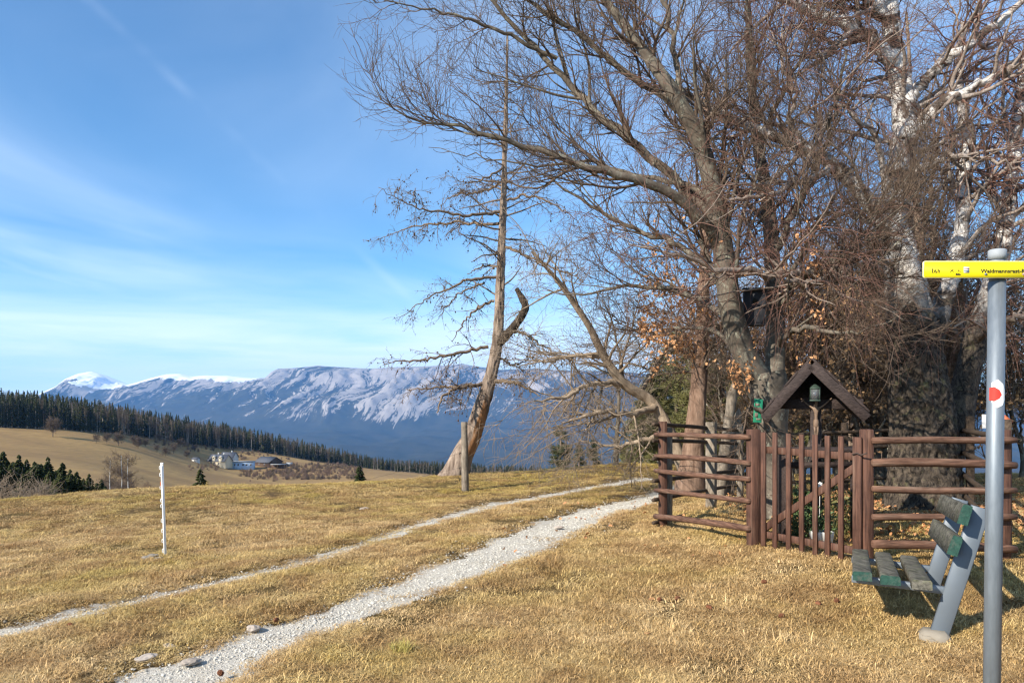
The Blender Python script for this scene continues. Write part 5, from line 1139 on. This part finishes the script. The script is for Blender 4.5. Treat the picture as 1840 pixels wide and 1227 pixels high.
# bare trees filling the wood behind: four kinds, copied
def wood_tree(seed, H, mat, tw, n=(60, 520, 3200), grav=(.06, .04, .03), r0=.16, lean=.06):
    r = np.random.default_rng(seed); t = np.linspace(0, 1, 26); P = np.column_stack([lean * H * t * r.normal() + .15 * perlin(t * 3, seed), lean * H * t * r.normal() + .15 * perlin(t * 3, seed + 9.), H * t - .2]); R = r0 * (1 - .86 * t)
    stems = [(P, R)]
    for k in range(4):
        i = r.integers(5, 14); a = r.uniform(0, 6.28); q = P[i] + np.outer(np.linspace(0, 1, 26) ** 1.1, np.array([math.cos(a) * H * .28, math.sin(a) * H * .28, H * .48])) + r.normal(0, .03, (26, 3)); stems.append((q, R[i] * .6 * (1 - .85 * t)))
    LP, LR = np.stack([s[0] for s in stems]), np.stack([s[1] for s in stems])
    b1 = grow(r, LP, LR, n[0], 9, H * .12, H * .30, (30, 65), grav[0], .12, .5, .04, .009, .15, 1.0, .4, .2); b2 = grow(r, *b1, n[1], 7, H * .06, H * .15, (25, 60), grav[1], .13, .55, .013, .006, .1, 1.0, .3, .2); b3 = grow(r, *b2, n[2], 4, H * .03, H * .075, (25, 60), grav[2], .14, .6, .006, .0042, .1, 1.0, .3, .2)
    return [('trunk', tube_mesh('trunk', [(LP[:1], LR[:1], 10)], mat)), ('limbs', tube_mesh('limbs', [(LP[1:], LR[1:], 7)], mat)), ('crown', tube_mesh('crown', [(b1[0], b1[1], 4), (b2[0], b2[1], 3), (b3[0], b3[1], 3)], tw))]
KINDS = [wood_tree(61, 8.5, M_BEECH, M_GREYTWIG), wood_tree(62, 10, M_LARCH, M_GREYTWIG, (70, 560, 3400)), wood_tree(63, 9, M_BEECH, M_BIRCHTWIG, (60, 520, 3400), (.05, -.02, -.08), .13), wood_tree(64, 5.0, M_BEECH, M_BEECHTWIG, (70, 600, 3000), (.07, .05, .04), .07, .1)]
def place_wood(kind, pos, rz, s, label, group='bare trees of the wood behind the shrine', name='bare_tree'):
    o = thing(name, label, 'tree', tuple(pos), rz, group); o.scale = (s, s, s)
    for nm, me in KINDS[kind]:
        c = put(nm, me, o)
        if nm in ('crown', 'limbs'): c['kind'] = 'stuff'
    return o
wr = np.random.default_rng(71)
WL = ['bare grey brown tree in the dense wood behind the fenced trees', 'bare brown barked tree in the dense wood behind the fenced trees', 'bare reddish twigged tree in the dense wood behind the fenced trees', 'low bushy bare tree in the dense wood behind the fenced trees']
for i in range(32):
    d = wr.uniform(14, 34); px = wr.uniform(1290, 2150) if i > 9 else wr.uniform(1400, 1900); k = int(wr.choice(4, p=[.3, .25, .25, .2])) if i > 9 else 3
    if i <= 9: d = wr.uniform(13, 18)
    p = at(px, d); place_wood(k, p - (0, 0, .1), wr.uniform(0, 6.28), wr.uniform(.62, .95) if k < 3 else wr.uniform(.8, 1.15), WL[k])
# saplings that keep their tan leaves
SAP = wood_tree(66, 3.6, M_BEECH, M_BEECHTWIG, (50, 380, 1500), (.05, .03, .02), .05, .08)
SP_ = np.concatenate([np.array([v.co[:] for v in SAP[2][1].vertices])[::7]]); SLEAF = leaf_cloud(np.random.default_rng(5), SP_, 900, .085, M_TANLEAF)
for i, (px, d, s) in enumerate([(1395, 15.5, 1.15), (1450, 13.5, .9), (1500, 15, 1.2), (1550, 14, 1.05), (1590, 17, 1.3), (1340, 16, .9), (1780, 14, 1.0), (1830, 16, 1.2)]):
    o = thing('beech_sapling', 'young beech still holding tan dead leaves behind the enclosure', 'tree', tuple(at(px, d) - (0, 0, .1)), i * 1.3, 'leafy beech saplings behind the enclosure'); o.scale = (s,) * 3
    for nm, me in SAP + [('leaves', SLEAF)]:
        c = put(nm, me, o)
        if nm != 'trunk': c['kind'] = 'stuff'

# conifers
def spruce(seed, H, W, mat, nb=90, ns=9, nn=26, nl=.05, droop=-.05, barkm=None, gap=.06):
    r = np.random.default_rng(seed); t = np.linspace(0, 1, 20); P = np.column_stack([.02 * H * perlin(t * 2, seed), .02 * H * perlin(t * 2, seed + 5.), H * t - .1]); R = .022 * H * (1 - .92 * t)
    zf = gap + (1 - gap) * r.uniform(0, 1, nb) ** 1.1; a = r.uniform(0, 6.283, nb); L = W * (1.02 - zf) ** .8 * r.uniform(.7, 1.1, nb); i = np.minimum((zf * 19).astype(int), 19)
    s = np.linspace(0, 1, 8); Pb = P[i][:, None] + np.stack([np.cos(a)[:, None] * L[:, None] * s, np.sin(a)[:, None] * L[:, None] * s, L[:, None] * (droop * 4 * s + .28 * s ** 2)], -1)
    Rb = np.maximum(.012 * L[:, None] * (1 - .8 * s), .003); b2 = grow(r, Pb, Rb, nb * ns, 4, W * .14, W * .36, (30, 70), -.02, .06, .6, .008, .003, .15, 1.0, .5, .6)
    pts = np.concatenate([b2[0].reshape(-1, 3), Pb[:, 2:].reshape(-1, 3)]); n = nb * ns * nn
    c = pts[r.integers(0, len(pts), n)] + r.normal(0, nl * .5, (n, 3)); d = r.normal(size=(n, 3)); d[:, 2] = d[:, 2] * .5 + .15; d /= np.linalg.norm(d, axis=1, keepdims=True); q = np.cross(d, r.normal(size=(n, 3))); q /= np.linalg.norm(q, axis=1, keepdims=True); l = (nl * r.uniform(.7, 1.5, n))[:, None]
    V = np.stack([c - q * l * .13, c + q * l * .13, c + d * l * 2], 1).reshape(-1, 3); me = new_mesh('crown', V, np.arange(3 * n).reshape(-1, 3), False, mat); at_ = me.attributes.new('bl', 'FLOAT', 'POINT'); at_.data.foreach_set('value', np.repeat(r.uniform(0, 1, n), 3).astype(np.float32))
    return [('trunk', tube_mesh('trunk', [(P[None], R[None], 8)], barkm or M_LARCH)), ('branches', tube_mesh('branches', [(Pb, Rb, 4), (b2[0], b2[1], 3)], barkm or M_LARCHTWIG)), ('crown', me)]
SPR = [spruce(81, 5.0, 1.5, M_NEEDLE, 110, 10, 30, .085), spruce(82, 6.5, 1.6, M_NEEDLE, 110, 10, 30, .09), spruce(83, 7.5, 2.6, M_PINE, 100, 10, 34, .11, .02, None, .22)]
def place_spruce(k, pos, rz, s, label, group, name='spruce_tree'):
    o = thing(name, label, 'tree', tuple(pos), rz, group); o.scale = (s, s, s)
    for nm, me in SPR[k]:
        c = put(nm, me, o)
        if nm != 'trunk': c['kind'] = 'stuff'
def sized(k, px, ytop, d):                     # foot on the ground, tip on the photo's row
    p = at(px, d); return p, (EYE + (HYP - ytop) / FPX * d - p[2]) / (5.0, 6.5, 7.5)[k]
for k, px, yt, d, lab, nm in [(0, 1006, 758, 34, 'dark green spruce standing at the left edge of the wood', 'spruce_tree'), (1, 1040, 792, 37, 'small dark spruce just right of the edge spruce', 'spruce_tree'), (1, 1065, 785, 36, 'small dark spruce behind the slim young tree', 'spruce_tree'),
                              (2, 1215, 585, 27, 'olive green pine behind the leaning pale tree', 'pine_tree'), (2, 1285, 610, 29, 'olive green pine behind the reddish larch trunk', 'pine_tree'), (2, 1160, 690, 31, 'low olive pine left of the reddish larch trunk', 'pine_tree'), (2, 1250, 640, 20, 'olive green pine just behind the reddish larch trunk', 'pine_tree'), (2, 1185, 640, 24, 'olive green pine behind the fork of the leaning pale tree', 'pine_tree'), (2, 1330, 655, 21, 'olive green pine behind the grey dead stems', 'pine_tree'), (2, 1420, 650, 24, 'olive green pine seen above the shrine roof', 'pine_tree'), (2, 1500, 690, 26, 'low olive pine seen right of the shrine roof', 'pine_tree')]:
    p, s = sized(k, px, yt, d); place_spruce(k, p, px * .7, s, lab, 'conifers at the edge of the wood', nm)

# ------------------------------------------------------------------ the far hillside: wood, houses, orchard, bushes
def far_spruce(seed, H, W, n=150):
    """a far conifer: whorls of ragged drooping sprays round a stem"""
    r = np.random.default_rng(seed); zf = .10 + .9 * r.uniform(0, 1, n) ** 1.05; a = r.uniform(0, 6.283, n); L = W * (1.04 - zf) ** .85 * r.uniform(.65, 1.15, n)
    c = np.column_stack([0 * a, 0 * a, zf * H]); h = np.column_stack([np.cos(a), np.sin(a), 0 * a]); s = np.column_stack([-np.sin(a), np.cos(a), 0 * a]); up = np.array([0, 0, 1.0])
    w_ = (.20 * L + .007 * H)[:, None] * (150 / n) ** .45; tip = c + h * L[:, None] - up * (.22 * L)[:, None]; m_ = c + h * (.55 * L)[:, None] - up * (.02 * L)[:, None]
    V = np.stack([c + up * .015 * H, m_ + s * w_ + up * .006 * H, tip, m_ - s * w_ + up * .006 * H, m_ - up * (.35 * w_ + .015 * H)], 1).reshape(-1, 3); i = (np.arange(n) * 5)[:, None]
    F3 = np.concatenate([i + np.array(f) for f in ((0, 1, 2), (0, 2, 3), (0, 4, 1), (0, 3, 4), (1, 4, 2), (2, 4, 3))])
    t = np.linspace(0, 1, 6); Vt, Ft = tubes(np.column_stack([0 * t, 0 * t, H * t])[None], (.016 * H * (1 - .9 * t) + .02)[None], 5)
    me = new_mesh('spruce', np.vstack([V, Vt]), [F3, Ft + len(V)], False, None)
    me.materials.append(M_FARGREEN); me.materials.append(M_FARTRUNK); mi = np.zeros(len(me.polygons), np.int32); mi[len(F3):] = 1; me.polygons.foreach_set('material_index', mi); return me
def m_far(name, c0, c1):
    m, t = material(name, 1.0, 0.0); f = t.math('ADD', t.math('MULTIPLY', t.rnd, .65), t.math('MULTIPLY', t.noise(t.pos, .35, 3), .35)); setc(t, t.mix(f, c0, c1)); return m
M_FARGREEN = m_far('far_conifer_green', (.019, .028, .014), (.064, .070, .028)); M_FARTRUNK = m_far('far_pale_trunk', (.16, .13, .10), (.34, .30, .25)); M_FARTWIG = m_far('far_bare_twigs', (.085, .062, .045), (.19, .145, .105)); M_FARSCRUB = m_far('far_red_scrub', (.15, .098, .070), (.27, .19, .14))
def far_bare(seed, H, W, tw, tr, n1=40, n2=240, r0=.016, t0=.35, k=1.0):
    r = np.random.default_rng(seed); t = np.linspace(0, 1, 12); P = np.column_stack([.03 * H * perlin(t * 2, seed), .03 * H * perlin(t * 2, seed + 4.), H * t])[None]; R = (r0 * H * (1 - .85 * t) + .01)[None]
    b1 = grow(r, P, R, n1, 5, W * .6, W * 1.3, (40, 80), .06, .12, .5, .09, .035 * k, t0, .98, .45); b2 = grow(r, *b1, n2, 4, W * .25, W * .55, (25, 60), .04, .14, .6, .05, .026 * k, .15, 1.0, .3)
    b3 = grow(r, *b2, n2 * 4, 3, W * .12, W * .32, (25, 60), .04, .14, .6, .03, .018 * k, .15, 1.0, .3)
    A_ = tube_mesh('trunk', [(P, R, 6)], tr); B_ = tube_mesh('crown', [(b1[0], b1[1], 3), (b2[0], b2[1], 3), (b3[0], b3[1], 3)], tw, False, False); return A_, B_
def joined(A_, B_, ma, mb):
    va = np.array([v.co[:] for v in A_.vertices]); vb = np.array([v.co[:] for v in B_.vertices]); fa = np.array([p.vertices[:] for p in A_.polygons]); fb = np.array([p.vertices[:] for p in B_.polygons]) + len(va)
    me = new_mesh('bare', np.vstack([va, vb]), np.vstack([fa, fb])); me.materials.append(ma); me.materials.append(mb); mi = np.ones(len(me.polygons), np.int32); mi[:len(fa)] = 0; me.polygons.foreach_set('material_index', mi); return me
FS = [far_spruce(90 + i, 17, w_) for i, w_ in enumerate((3.0, 2.6, 3.4, 2.8))]
FB = [joined(*far_bare(95 + i, 15, 2.6, M_FARTWIG, M_FARTRUNK, 30, 150, .018, .45), M_FARTRUNK, M_FARTWIG) for i in range(3)]
fr_ = np.random.default_rng(101)
EDGE = ([-600, 0, 150, 250, 330, 430, 560, 650, 760, 900, 1100], [424, 430, 462, 552, 612, 668, 708, 730, 650, 600, 600])
N = 3600; px = fr_.uniform(-260, 1120, N); e = np.interp(px, *EDGE); d = e + 170 * fr_.uniform(0, 1, N) ** 1.6; X = (px - CXP) / FPX * d; Z = height(X, d)
bare = fr_.uniform(0, 1, N) < np.where(d - e < 45, np.interp(px, [-200, 120, 180, 340, 420, 560, 650, 1000], [.06, .10, .6, .65, .45, .7, .35, .45]), .16)
idx = np.where(bare, fr_.integers(4, 7, N), fr_.integers(0, 4, N)); hs = fr_.uniform(.55, 1.18, N) * np.interp(px, [-200, 120, 350, 560, 640, 700, 1100], [1.0, 1.0, 1.05, .95, .75, .62, .62])
forest = instancer('far_forest', np.column_stack([X, d, Z - .3]), np.column_stack([0 * d, 0 * d, fr_.uniform(0, 6.28, N)]), np.column_stack([hs * fr_.uniform(.65, 1.5, N), hs * fr_.uniform(.65, 1.5, N), hs]), idx, FS + FB)
tag(forest, 'dark mixed spruce wood along the top of the far hillside', 'forest', None, 'stuff')

def far_tree(name, label, A_, B_, pos, s, rz, grp):
    o = thing(name, label, 'tree', tuple(pos), rz, grp); o.scale = (s,) * 3; put('trunk', A_, o); c = put('crown', B_, o); c['kind'] = 'stuff'; return o
RND = far_bare(111, 9, 5.2, M_FARTWIG, M_FARTWIG, 80, 520, .03, .22, 1.6); ORCH = [far_bare(112 + i, 5.5, 3.4, M_FARTWIG, M_FARTWIG, 50, 320, .03, .2, 1.6) for i in range(2)]
p = G(95, 785, 900); far_tree('solitary_tree', 'round bare solitary tree at the field edge before the forest', *RND, p, 1.0, 0, None)
OR = [(173, 796), (192, 797), (213, 801), (240, 799), (248, 806), (282, 812), (298, 821), (312, 815), (336, 824), (286, 795), (306, 795), (350, 812), (325, 806), (262, 803)]
for i, (px, py) in enumerate(OR):
    p = G(px, py, 900); o = far_tree('orchard_tree', 'small bare orchard tree number %d from the left on the far slope' % (1 + sorted(q[0] for q in OR).index(px)), *ORCH[i % 2], p, .75 + .5 * ((i * 7) % 5) / 5, i * 1.1, 'bare orchard trees on the far slope')
ordn = ['leftmost', 'second', 'third', 'fourth', 'fifth', 'sixth', 'seventh', 'eighth', 'ninth', 'tenth', 'eleventh', 'twelfth', 'thirteenth', 'rightmost']
for o in [q for q in scene.objects if q.name.startswith('orchard_tree') and q.parent is None]:
    k = int(o['label'].split('number ')[1].split()[0]) - 1; o['label'] = '%s small bare orchard tree on the far slope left of the houses' % ordn[k] if k in (0, 13) else '%s small bare orchard tree from the left on the far slope' % ordn[k]
# scrub: masses of bare bushes nobody could count
def bush(seed, H, W, tw):
    r = np.random.default_rng(seed); n = 16; a = r.uniform(0, 6.283, n); t = np.linspace(0, 1, 6); L = H * r.uniform(.6, 1.1, n); sp = W * r.uniform(.1, 1, n)
    P = np.stack([np.cos(a)[:, None] * sp[:, None] * (.55 + .45 * t), np.sin(a)[:, None] * sp[:, None] * (.55 + .45 * t), L[:, None] * t ** .8 * (1.1 - .6 * sp / W)[:, None] - .05], -1); R = np.broadcast_to(.014 * H * (1 - .7 * t), (n, 6)); b2 = grow(r, P, R, n * 14, 4, H * .2, H * .45, (25, 75), .05, .14, .6, .012 * H, .004 * H, .03, 1.0, .3); b3 = grow(r, *b2, n * 60, 3, H * .08, H * .22, (20, 60), .06, .14, .6, .006 * H, .003 * H, .15, 1.0, .3)
    return tube_mesh('bush', [(P, R, 3), (b2[0], b2[1], 3), (b3[0], b3[1], 3)], tw, False, False)
BU = [bush(121 + i, 3.2, 1.8, m) for i, m in enumerate((M_FARSCRUB, M_FARTWIG, M_FARSCRUB, M_FARTWIG))]
sp_px, sp_py = [], []
for x0, x1, y0, y1, n in [(330, 430, 799, 812, 46), (430, 520, 812, 826, 34), (430, 560, 846, 858, 120), (500, 650, 834, 862, 330), (340, 400, 836, 846, 22), (440, 500, 850, 866, 26), (560, 720, 828, 842, 40), (240, 330, 794, 802, 18)]:
    sp_px.append(fr_.uniform(x0, x1, n)); sp_py.append(fr_.uniform(y0, y1, n))
sp_px, sp_py = np.concatenate(sp_px), np.concatenate(sp_py); sp3 = np.array([G(a, b, 900) for a, b in zip(sp_px, sp_py)]); ss = fr_.uniform(.35, .95, len(sp3)); ss = ss * np.clip(sp3[:, 1] / 480, .2, 1.1)
scrub = instancer('scrub', sp3, np.column_stack([0 * ss, 0 * ss, fr_.uniform(0, 6.28, len(ss))]), np.repeat(ss[:, None], 3, 1), fr_.integers(0, 4, len(ss)), BU); tag(scrub, 'reddish brown bare scrub round the far houses', 'scrub', None, 'stuff')

# houses
M_CREAM = flat('cream_render', (.56, .49, .35), .9, .1, .06, 2); M_HWHITE = flat('white_render', (.52, .52, .50), .9, .1, .05, 2); M_HBLUE = flat('blue_grey_render', (.40, .52, .66), .9, .1, .08, 2); M_SLATE = flat('grey_roof', (.095, .10, .115), .8, .2, .15, 1.2); M_PALEROOF = flat('pale_grey_roof', (.33, .33, .32), .8, .2, .12, 1.2); M_BARNW = flat('brown_boards', (.10, .066, .045), .9, .1, .25, 2); M_GLASS = flat('dark_window', (.03, .035, .045), .15, .5, .1); M_LIME = flat('lime_panel', (.50, .62, .28), .7, .2, .1)
def gable(mb, L, W, H, RH):                 # walls of a gabled house: ridge along x
    V = [(-L / 2, -W / 2, -2), (L / 2, -W / 2, -2), (L / 2, W / 2, -2), (-L / 2, W / 2, -2), (-L / 2, -W / 2, H), (L / 2, -W / 2, H), (L / 2, W / 2, H), (-L / 2, W / 2, H), (-L / 2, 0, H + RH), (L / 2, 0, H + RH)]
    return mb.add(V, [(0, 1, 5, 4), (2, 3, 7, 6)], [(1, 2, 6, 9, 5), (3, 0, 4, 8, 7)])
def house(name, label, pos, rz, L, W, H, RH, wall, roof, wins, ov=.5, chim=()):
    o = thing(name, label, 'house', tuple(pos), rz); gable(MB(), L, W, H, RH).obj('walls', wall, o)
    sl = math.atan2(RH, W / 2)
    for s in (-1, 1):
        a = np.array([0, 0, H + RH + .12]); b = np.array([0, s * (W / 2 + ov), H - ov * RH / (W / 2) + .12]); d = b - a; ln = np.linalg.norm(d); d /= ln; R = np.stack([(1, 0, 0), d, np.cross((1, 0, 0), d)], 1); MB().box((a + b) / 2, (L + 2 * ov, ln, .18), R).obj('roof_slope', roof, o)
    for c in chim: MB().box((c, .6, H + RH + .5), (.7, .7, 1.6)).obj('chimney', M_HWHITE, o)
    for side, u, z, w_, h_ in wins:
        if side == 'f': c, sz = (u, -W / 2 - .03, z), (w_, .08, h_)
        else: c, sz = ((-L / 2 - .03) if side == 'l' else (L / 2 + .03), u, z), (.08, w_, h_)
        q = MB().box(c, tuple(np.array(sz) * (1.0 if True else 1))).obj('window', M_HWHITE, o); c2 = (c[0] - (.03 if side == 'l' else 0), c[1] - (.03 if side == 'f' else 0), c[2]); MB().box(c2, tuple(np.array(sz) * (.8 if side == 'f' else 1, .8 if side != 'f' else 1, .85))).obj('pane', M_GLASS, q)
    return o
HP = G(384, 836, 900); HD = HP[1]; k_ = HD / FPX
h_ = house('farm_house', 'cream gabled house with dark roof and two dormers on the far slope', HP + (3.5, 3, 0), math.radians(-24), 40 * k_, 19 * k_, 8.5 * k_, 10.5 * k_, M_CREAM, M_SLATE, [('l', -1.6, 2.0, 1.0, 1.2), ('l', 1.6, 2.0, 1.0, 1.2), ('l', 0, 4.8, 1.4, 1.4), ('f', -5.0, 1.6, 1.1, 1.3), ('f', -2.0, 1.6, 1.1, 1.3), ('f', 2.5, 1.6, 1.1, 1.3)], .6, (-2, 3.5))
for dx in (-2.2, 4.2):
    dm = MB(); gable(dm, 2.6, 2.4, 1.9, 1.0); q = dm.obj('dormer', M_CREAM, h_, False, (dx, -3.0, 4.3), (0, 0, math.radians(90)))
    for s in (-1, 1): MB().box((0, s * .72, 2.45), (3.2, 1.9, .15), np.array(Matrix.Rotation(s * -.69, 3, 'X'))).obj('dormer_roof', M_PALEROOF, q)
    MB().box((-1.34, 0, 1.2), (.08, 1.2, 1.0)).obj('pane', M_GLASS, q)
hq = G(412, 829, 900); house('farm_house', 'white house with dark pitched roof behind the flat building', hq, math.radians(-12), 11, 8, 3.6, 3.6, M_HWHITE, M_SLATE, [('f', -3, 1.8, 1.1, 1.3), ('f', 0, 1.8, 1.1, 1.3), ('f', 3, 1.8, 1.1, 1.3), ('l', 0, 4.2, 1.2, 1.2)], .6, (2,))
BP_ = G(428, 844, 900); k_ = BP_[1] / FPX; b_ = thing('flat_roofed_house', 'long blue and white flat roofed building before the barn', 'house', tuple(BP_), math.radians(6))
L_ = 52 * k_; H_ = 14.5 * k_
MB().box((0, 3, H_ / 2 - 1), (L_, 7, H_ + 2)).obj('walls', M_HBLUE, b_); MB().box((-L_ / 2 + 1.6, 2.6, H_ / 2 - 1), (3.6, 7.0, H_ + 2.1)).obj('white_end', M_HWHITE, b_); MB().box((0, 2.8, H_ + .15), (L_ + 1, 8, .3)).obj('roof', M_PALEROOF, b_)
MB().box((-L_ / 2 + 5.2, -.72, H_ * .66), (3.6, .3, 2.0)).obj('balcony', M_LIME, b_); MB().box((-L_ / 2 + 5.2, -.56, H_ * .22), (3.4, .15, 2.4)).obj('garage_door', M_HWHITE, b_)
for u in (8.5, 11, 14.5, 17, 20): 
    q = MB().box((-L_ / 2 + u, -.54, H_ * .64), (1.2, .12, 1.5)).obj('window', M_HWHITE, b_); MB().box((-L_ / 2 + u, -.61, H_ * .64), (.95, .06, 1.25)).obj('pane', M_GLASS, q)
CP = G(474, 840, 900); k_ = CP[1] / FPX
house('barn', 'large brown barn with low grey roof behind the flat building', CP + (1, 9, .3), math.radians(-32), 36 * k_, 32 * k_, 9 * k_, 8.5 * k_, M_BARNW, M_SLATE, [('f', -3, 2, 1.2, 1.2), ('f', 3, 2, 1.2, 1.2)], .9)
q = G(500, 842, 900); sh_ = thing('open_shed', 'open lean-to shed with pale flat roof right of the barn', 'shed', tuple(q), .1); MB().box((0, 0, 3.4), (11, 5, .25)).obj('roof', M_PALEROOF, sh_); 
for u in (-5, 0, 5): MB().box((u, -2.2, 1.6), (.3, .3, 3.4)).obj('post', M_BARNW, sh_)
MB().box((0, 2.3, 1.6), (11, .2, 3.4)).obj('wall', M_BARNW, sh_)
q = G(520, 838, 900); house('small_hut', 'small pale hut at the right end of the far farm', q, .3, 4.2, 3.4, 2.0, 1.1, M_GREYWOOD, M_PALEROOF, [('f', 0, 1.1, .8, .8)], .3)
q = G(352, 830, 900); house('small_hut', 'small white hut left of the cream house', q, -.2, 4.0, 3.2, 2.0, 1.1, M_HWHITE, M_SLATE, [('f', 0, 1.1, .8, .8)], .3)

# conifers and bare bushes just below the near crest
def split_spruce(seed, H, W):
    me = far_spruce(seed, H, W, 460); n6 = 460 * 6; nv = 460 * 5; V = np.array([v.co[:] for v in me.vertices]); F = [p.vertices[:] for p in me.polygons]
    return [('trunk', new_mesh('trunk', V[nv:], np.array(F[n6:]) - nv, True, M_FARTRUNK)), ('crown', new_mesh('crown', V[:nv], np.array(F[:n6]), False, M_FARGREEN))]
SPR[0], SPR[1] = split_spruce(151, 5.0, 1.9), split_spruce(152, 6.5, 2.3)
for k, px, yt, d, lab in [(0, 6, 812, 70, 'dark young spruce at the left picture edge below the crest'), (1, 34, 818, 74, 'young spruce second from the left below the crest'), (0, 62, 830, 72, 'young spruce third from the left below the crest'), (1, 86, 822, 76, 'taller young spruce in the middle of the left row'), (0, 112, 832, 74, 'young spruce right of the taller one in the left row'),
                          (0, 138, 848, 76, 'low young spruce near the right end of the left row'), (1, 160, 852, 80, 'low young spruce second from the right end of the left row'), (0, 182, 862, 82, 'lowest young spruce at the right end of the left row'), (0, 360, 843, 52, 'single small spruce poking over the crest below the houses'), (0, 646, 838, 60, 'single small spruce poking over the crest left of the larch'), (0, 20, 834, 64, 'small spruce in front of the left row'), (1, 100, 846, 66, 'small spruce in front of the taller one in the left row'), (1, 48, 826, 78, 'spruce behind the second and third of the left row'), (1, 74, 834, 68, 'spruce between third and taller one of the left row'), (1, 126, 844, 72, 'spruce filling the gap in the right half of the left row'), (1, -12, 816, 66, 'spruce cut by the left picture edge'), (1, 150, 860, 70, 'low spruce in front of the right end of the left row'), (1, 50, 846, 62, 'broad low spruce before the left row behind the pale bushes')]:
    p, s = sized(k, px, yt, d); place_spruce(k, p, px * .37, s, lab, 'young spruces below the near crest')
tx = fr_.uniform(-40, 190, 90); td = fr_.uniform(58, 88, 90); tq = np.array([at(a, b) for a, b in zip(tx, td)]); th_ = EYE + (HYP - np.interp(tx, [-40, 0, 90, 140, 190], [822, 826, 836, 858, 872]) - fr_.uniform(0, 22, 90)) / FPX * td - tq[:, 2]; th_ = np.maximum(th_, 1.2) / 5.0
thk = instancer('evergreen_thicket', tq, np.column_stack([0 * th_, 0 * th_, fr_.uniform(0, 6.28, 90)]), np.column_stack([th_ * 1.25, th_ * 1.25, th_]), fr_.integers(0, 1, 90), [far_spruce(153, 5.0, 1.9, 460)]); tag(thk, 'dark green conifer thicket below the crest at the left', 'thicket', None, 'stuff')
PB = [bush(131 + i, 3.0, 1.5, M_PALETWIG) for i in range(2)]
for i, (px, yt, d, lab) in enumerate([(15, 846, 46, 'pale bare bush at the left picture edge before the spruces'), (45, 850, 48, 'pale bare bush second from the left picture edge'), (72, 862, 50, 'low pale bare bush third from the left picture edge'), (150, 868, 62, 'low brown bare bush between spruces and birches')]):
    p = at(px, d); s = (EYE + (HYP - yt) / FPX * d - p[2]) / 3.2; o = thing('bare_bush', lab, 'bush', tuple(p), i * 1.7, 'bare bushes below the near crest'); o.scale = (s,) * 3; c = put('twigs', PB[i % 2], o); c['kind'] = 'stuff'
FBP = [far_bare(141 + i, 7.5, 1.6, M_GREYTWIG if i else M_FARTWIG, M_HWHITE, 50, 320, .010, .3, .6) for i in range(2)]
for i, (px, yt, d, lab) in enumerate([(198, 826, 120, 'left slim white birch below the near crest'), (218, 816, 122, 'middle slim white birch below the near crest'), (230, 822, 125, 'right slim white birch below the near crest')]):
    p = at(px, d); s = (EYE + (HYP - yt) / FPX * d - p[2]) / 7.6; far_tree('birch_tree', lab, *FBP[i % 2], p, s, i * 2.0, 'slim birches below the near crest')
px = np.concatenate([fr_.uniform(170, 340, 60), fr_.uniform(-20, 180, 30)]); py = np.concatenate([fr_.uniform(868, 884, 60), fr_.uniform(876, 896, 30)]); q = np.array([at(a, b) for a, b in zip(px, np.concatenate([fr_.uniform(150, 230, 60), fr_.uniform(75, 100, 30)]))]); ss = fr_.uniform(.7, 1.5, 90)
sc2 = instancer('low_scrub', q, np.column_stack([0 * ss, 0 * ss, fr_.uniform(0, 6.28, 90)]), np.repeat(ss[:, None], 3, 1), fr_.integers(0, 4, 90), BU); tag(sc2, 'brown bare scrub in the dip behind the crest', 'scrub', None, 'stuff')

# ------------------------------------------------------------------ the air
hz = MB().box((-1500, 7900, 60), (22000, 16800, 1500)).mesh('haze')
hm = bpy.data.materials.new('haze_air'); hm.use_nodes = True; ht = NT(hm.node_tree)
pvn = ht.n('ShaderNodeVolumePrincipled', {'Color': (0.20, 0.50, 1.0, 1), 'Density': 4.5e-5, 'Anisotropy': 0.1})
ht.n('ShaderNodeOutputMaterial', {'Volume': pvn.outputs[0]})
hz.materials.append(hm)
haze = put('haze', hz); tag(haze, 'pale blue air between meadow and far range', 'haze', None, 'stuff')
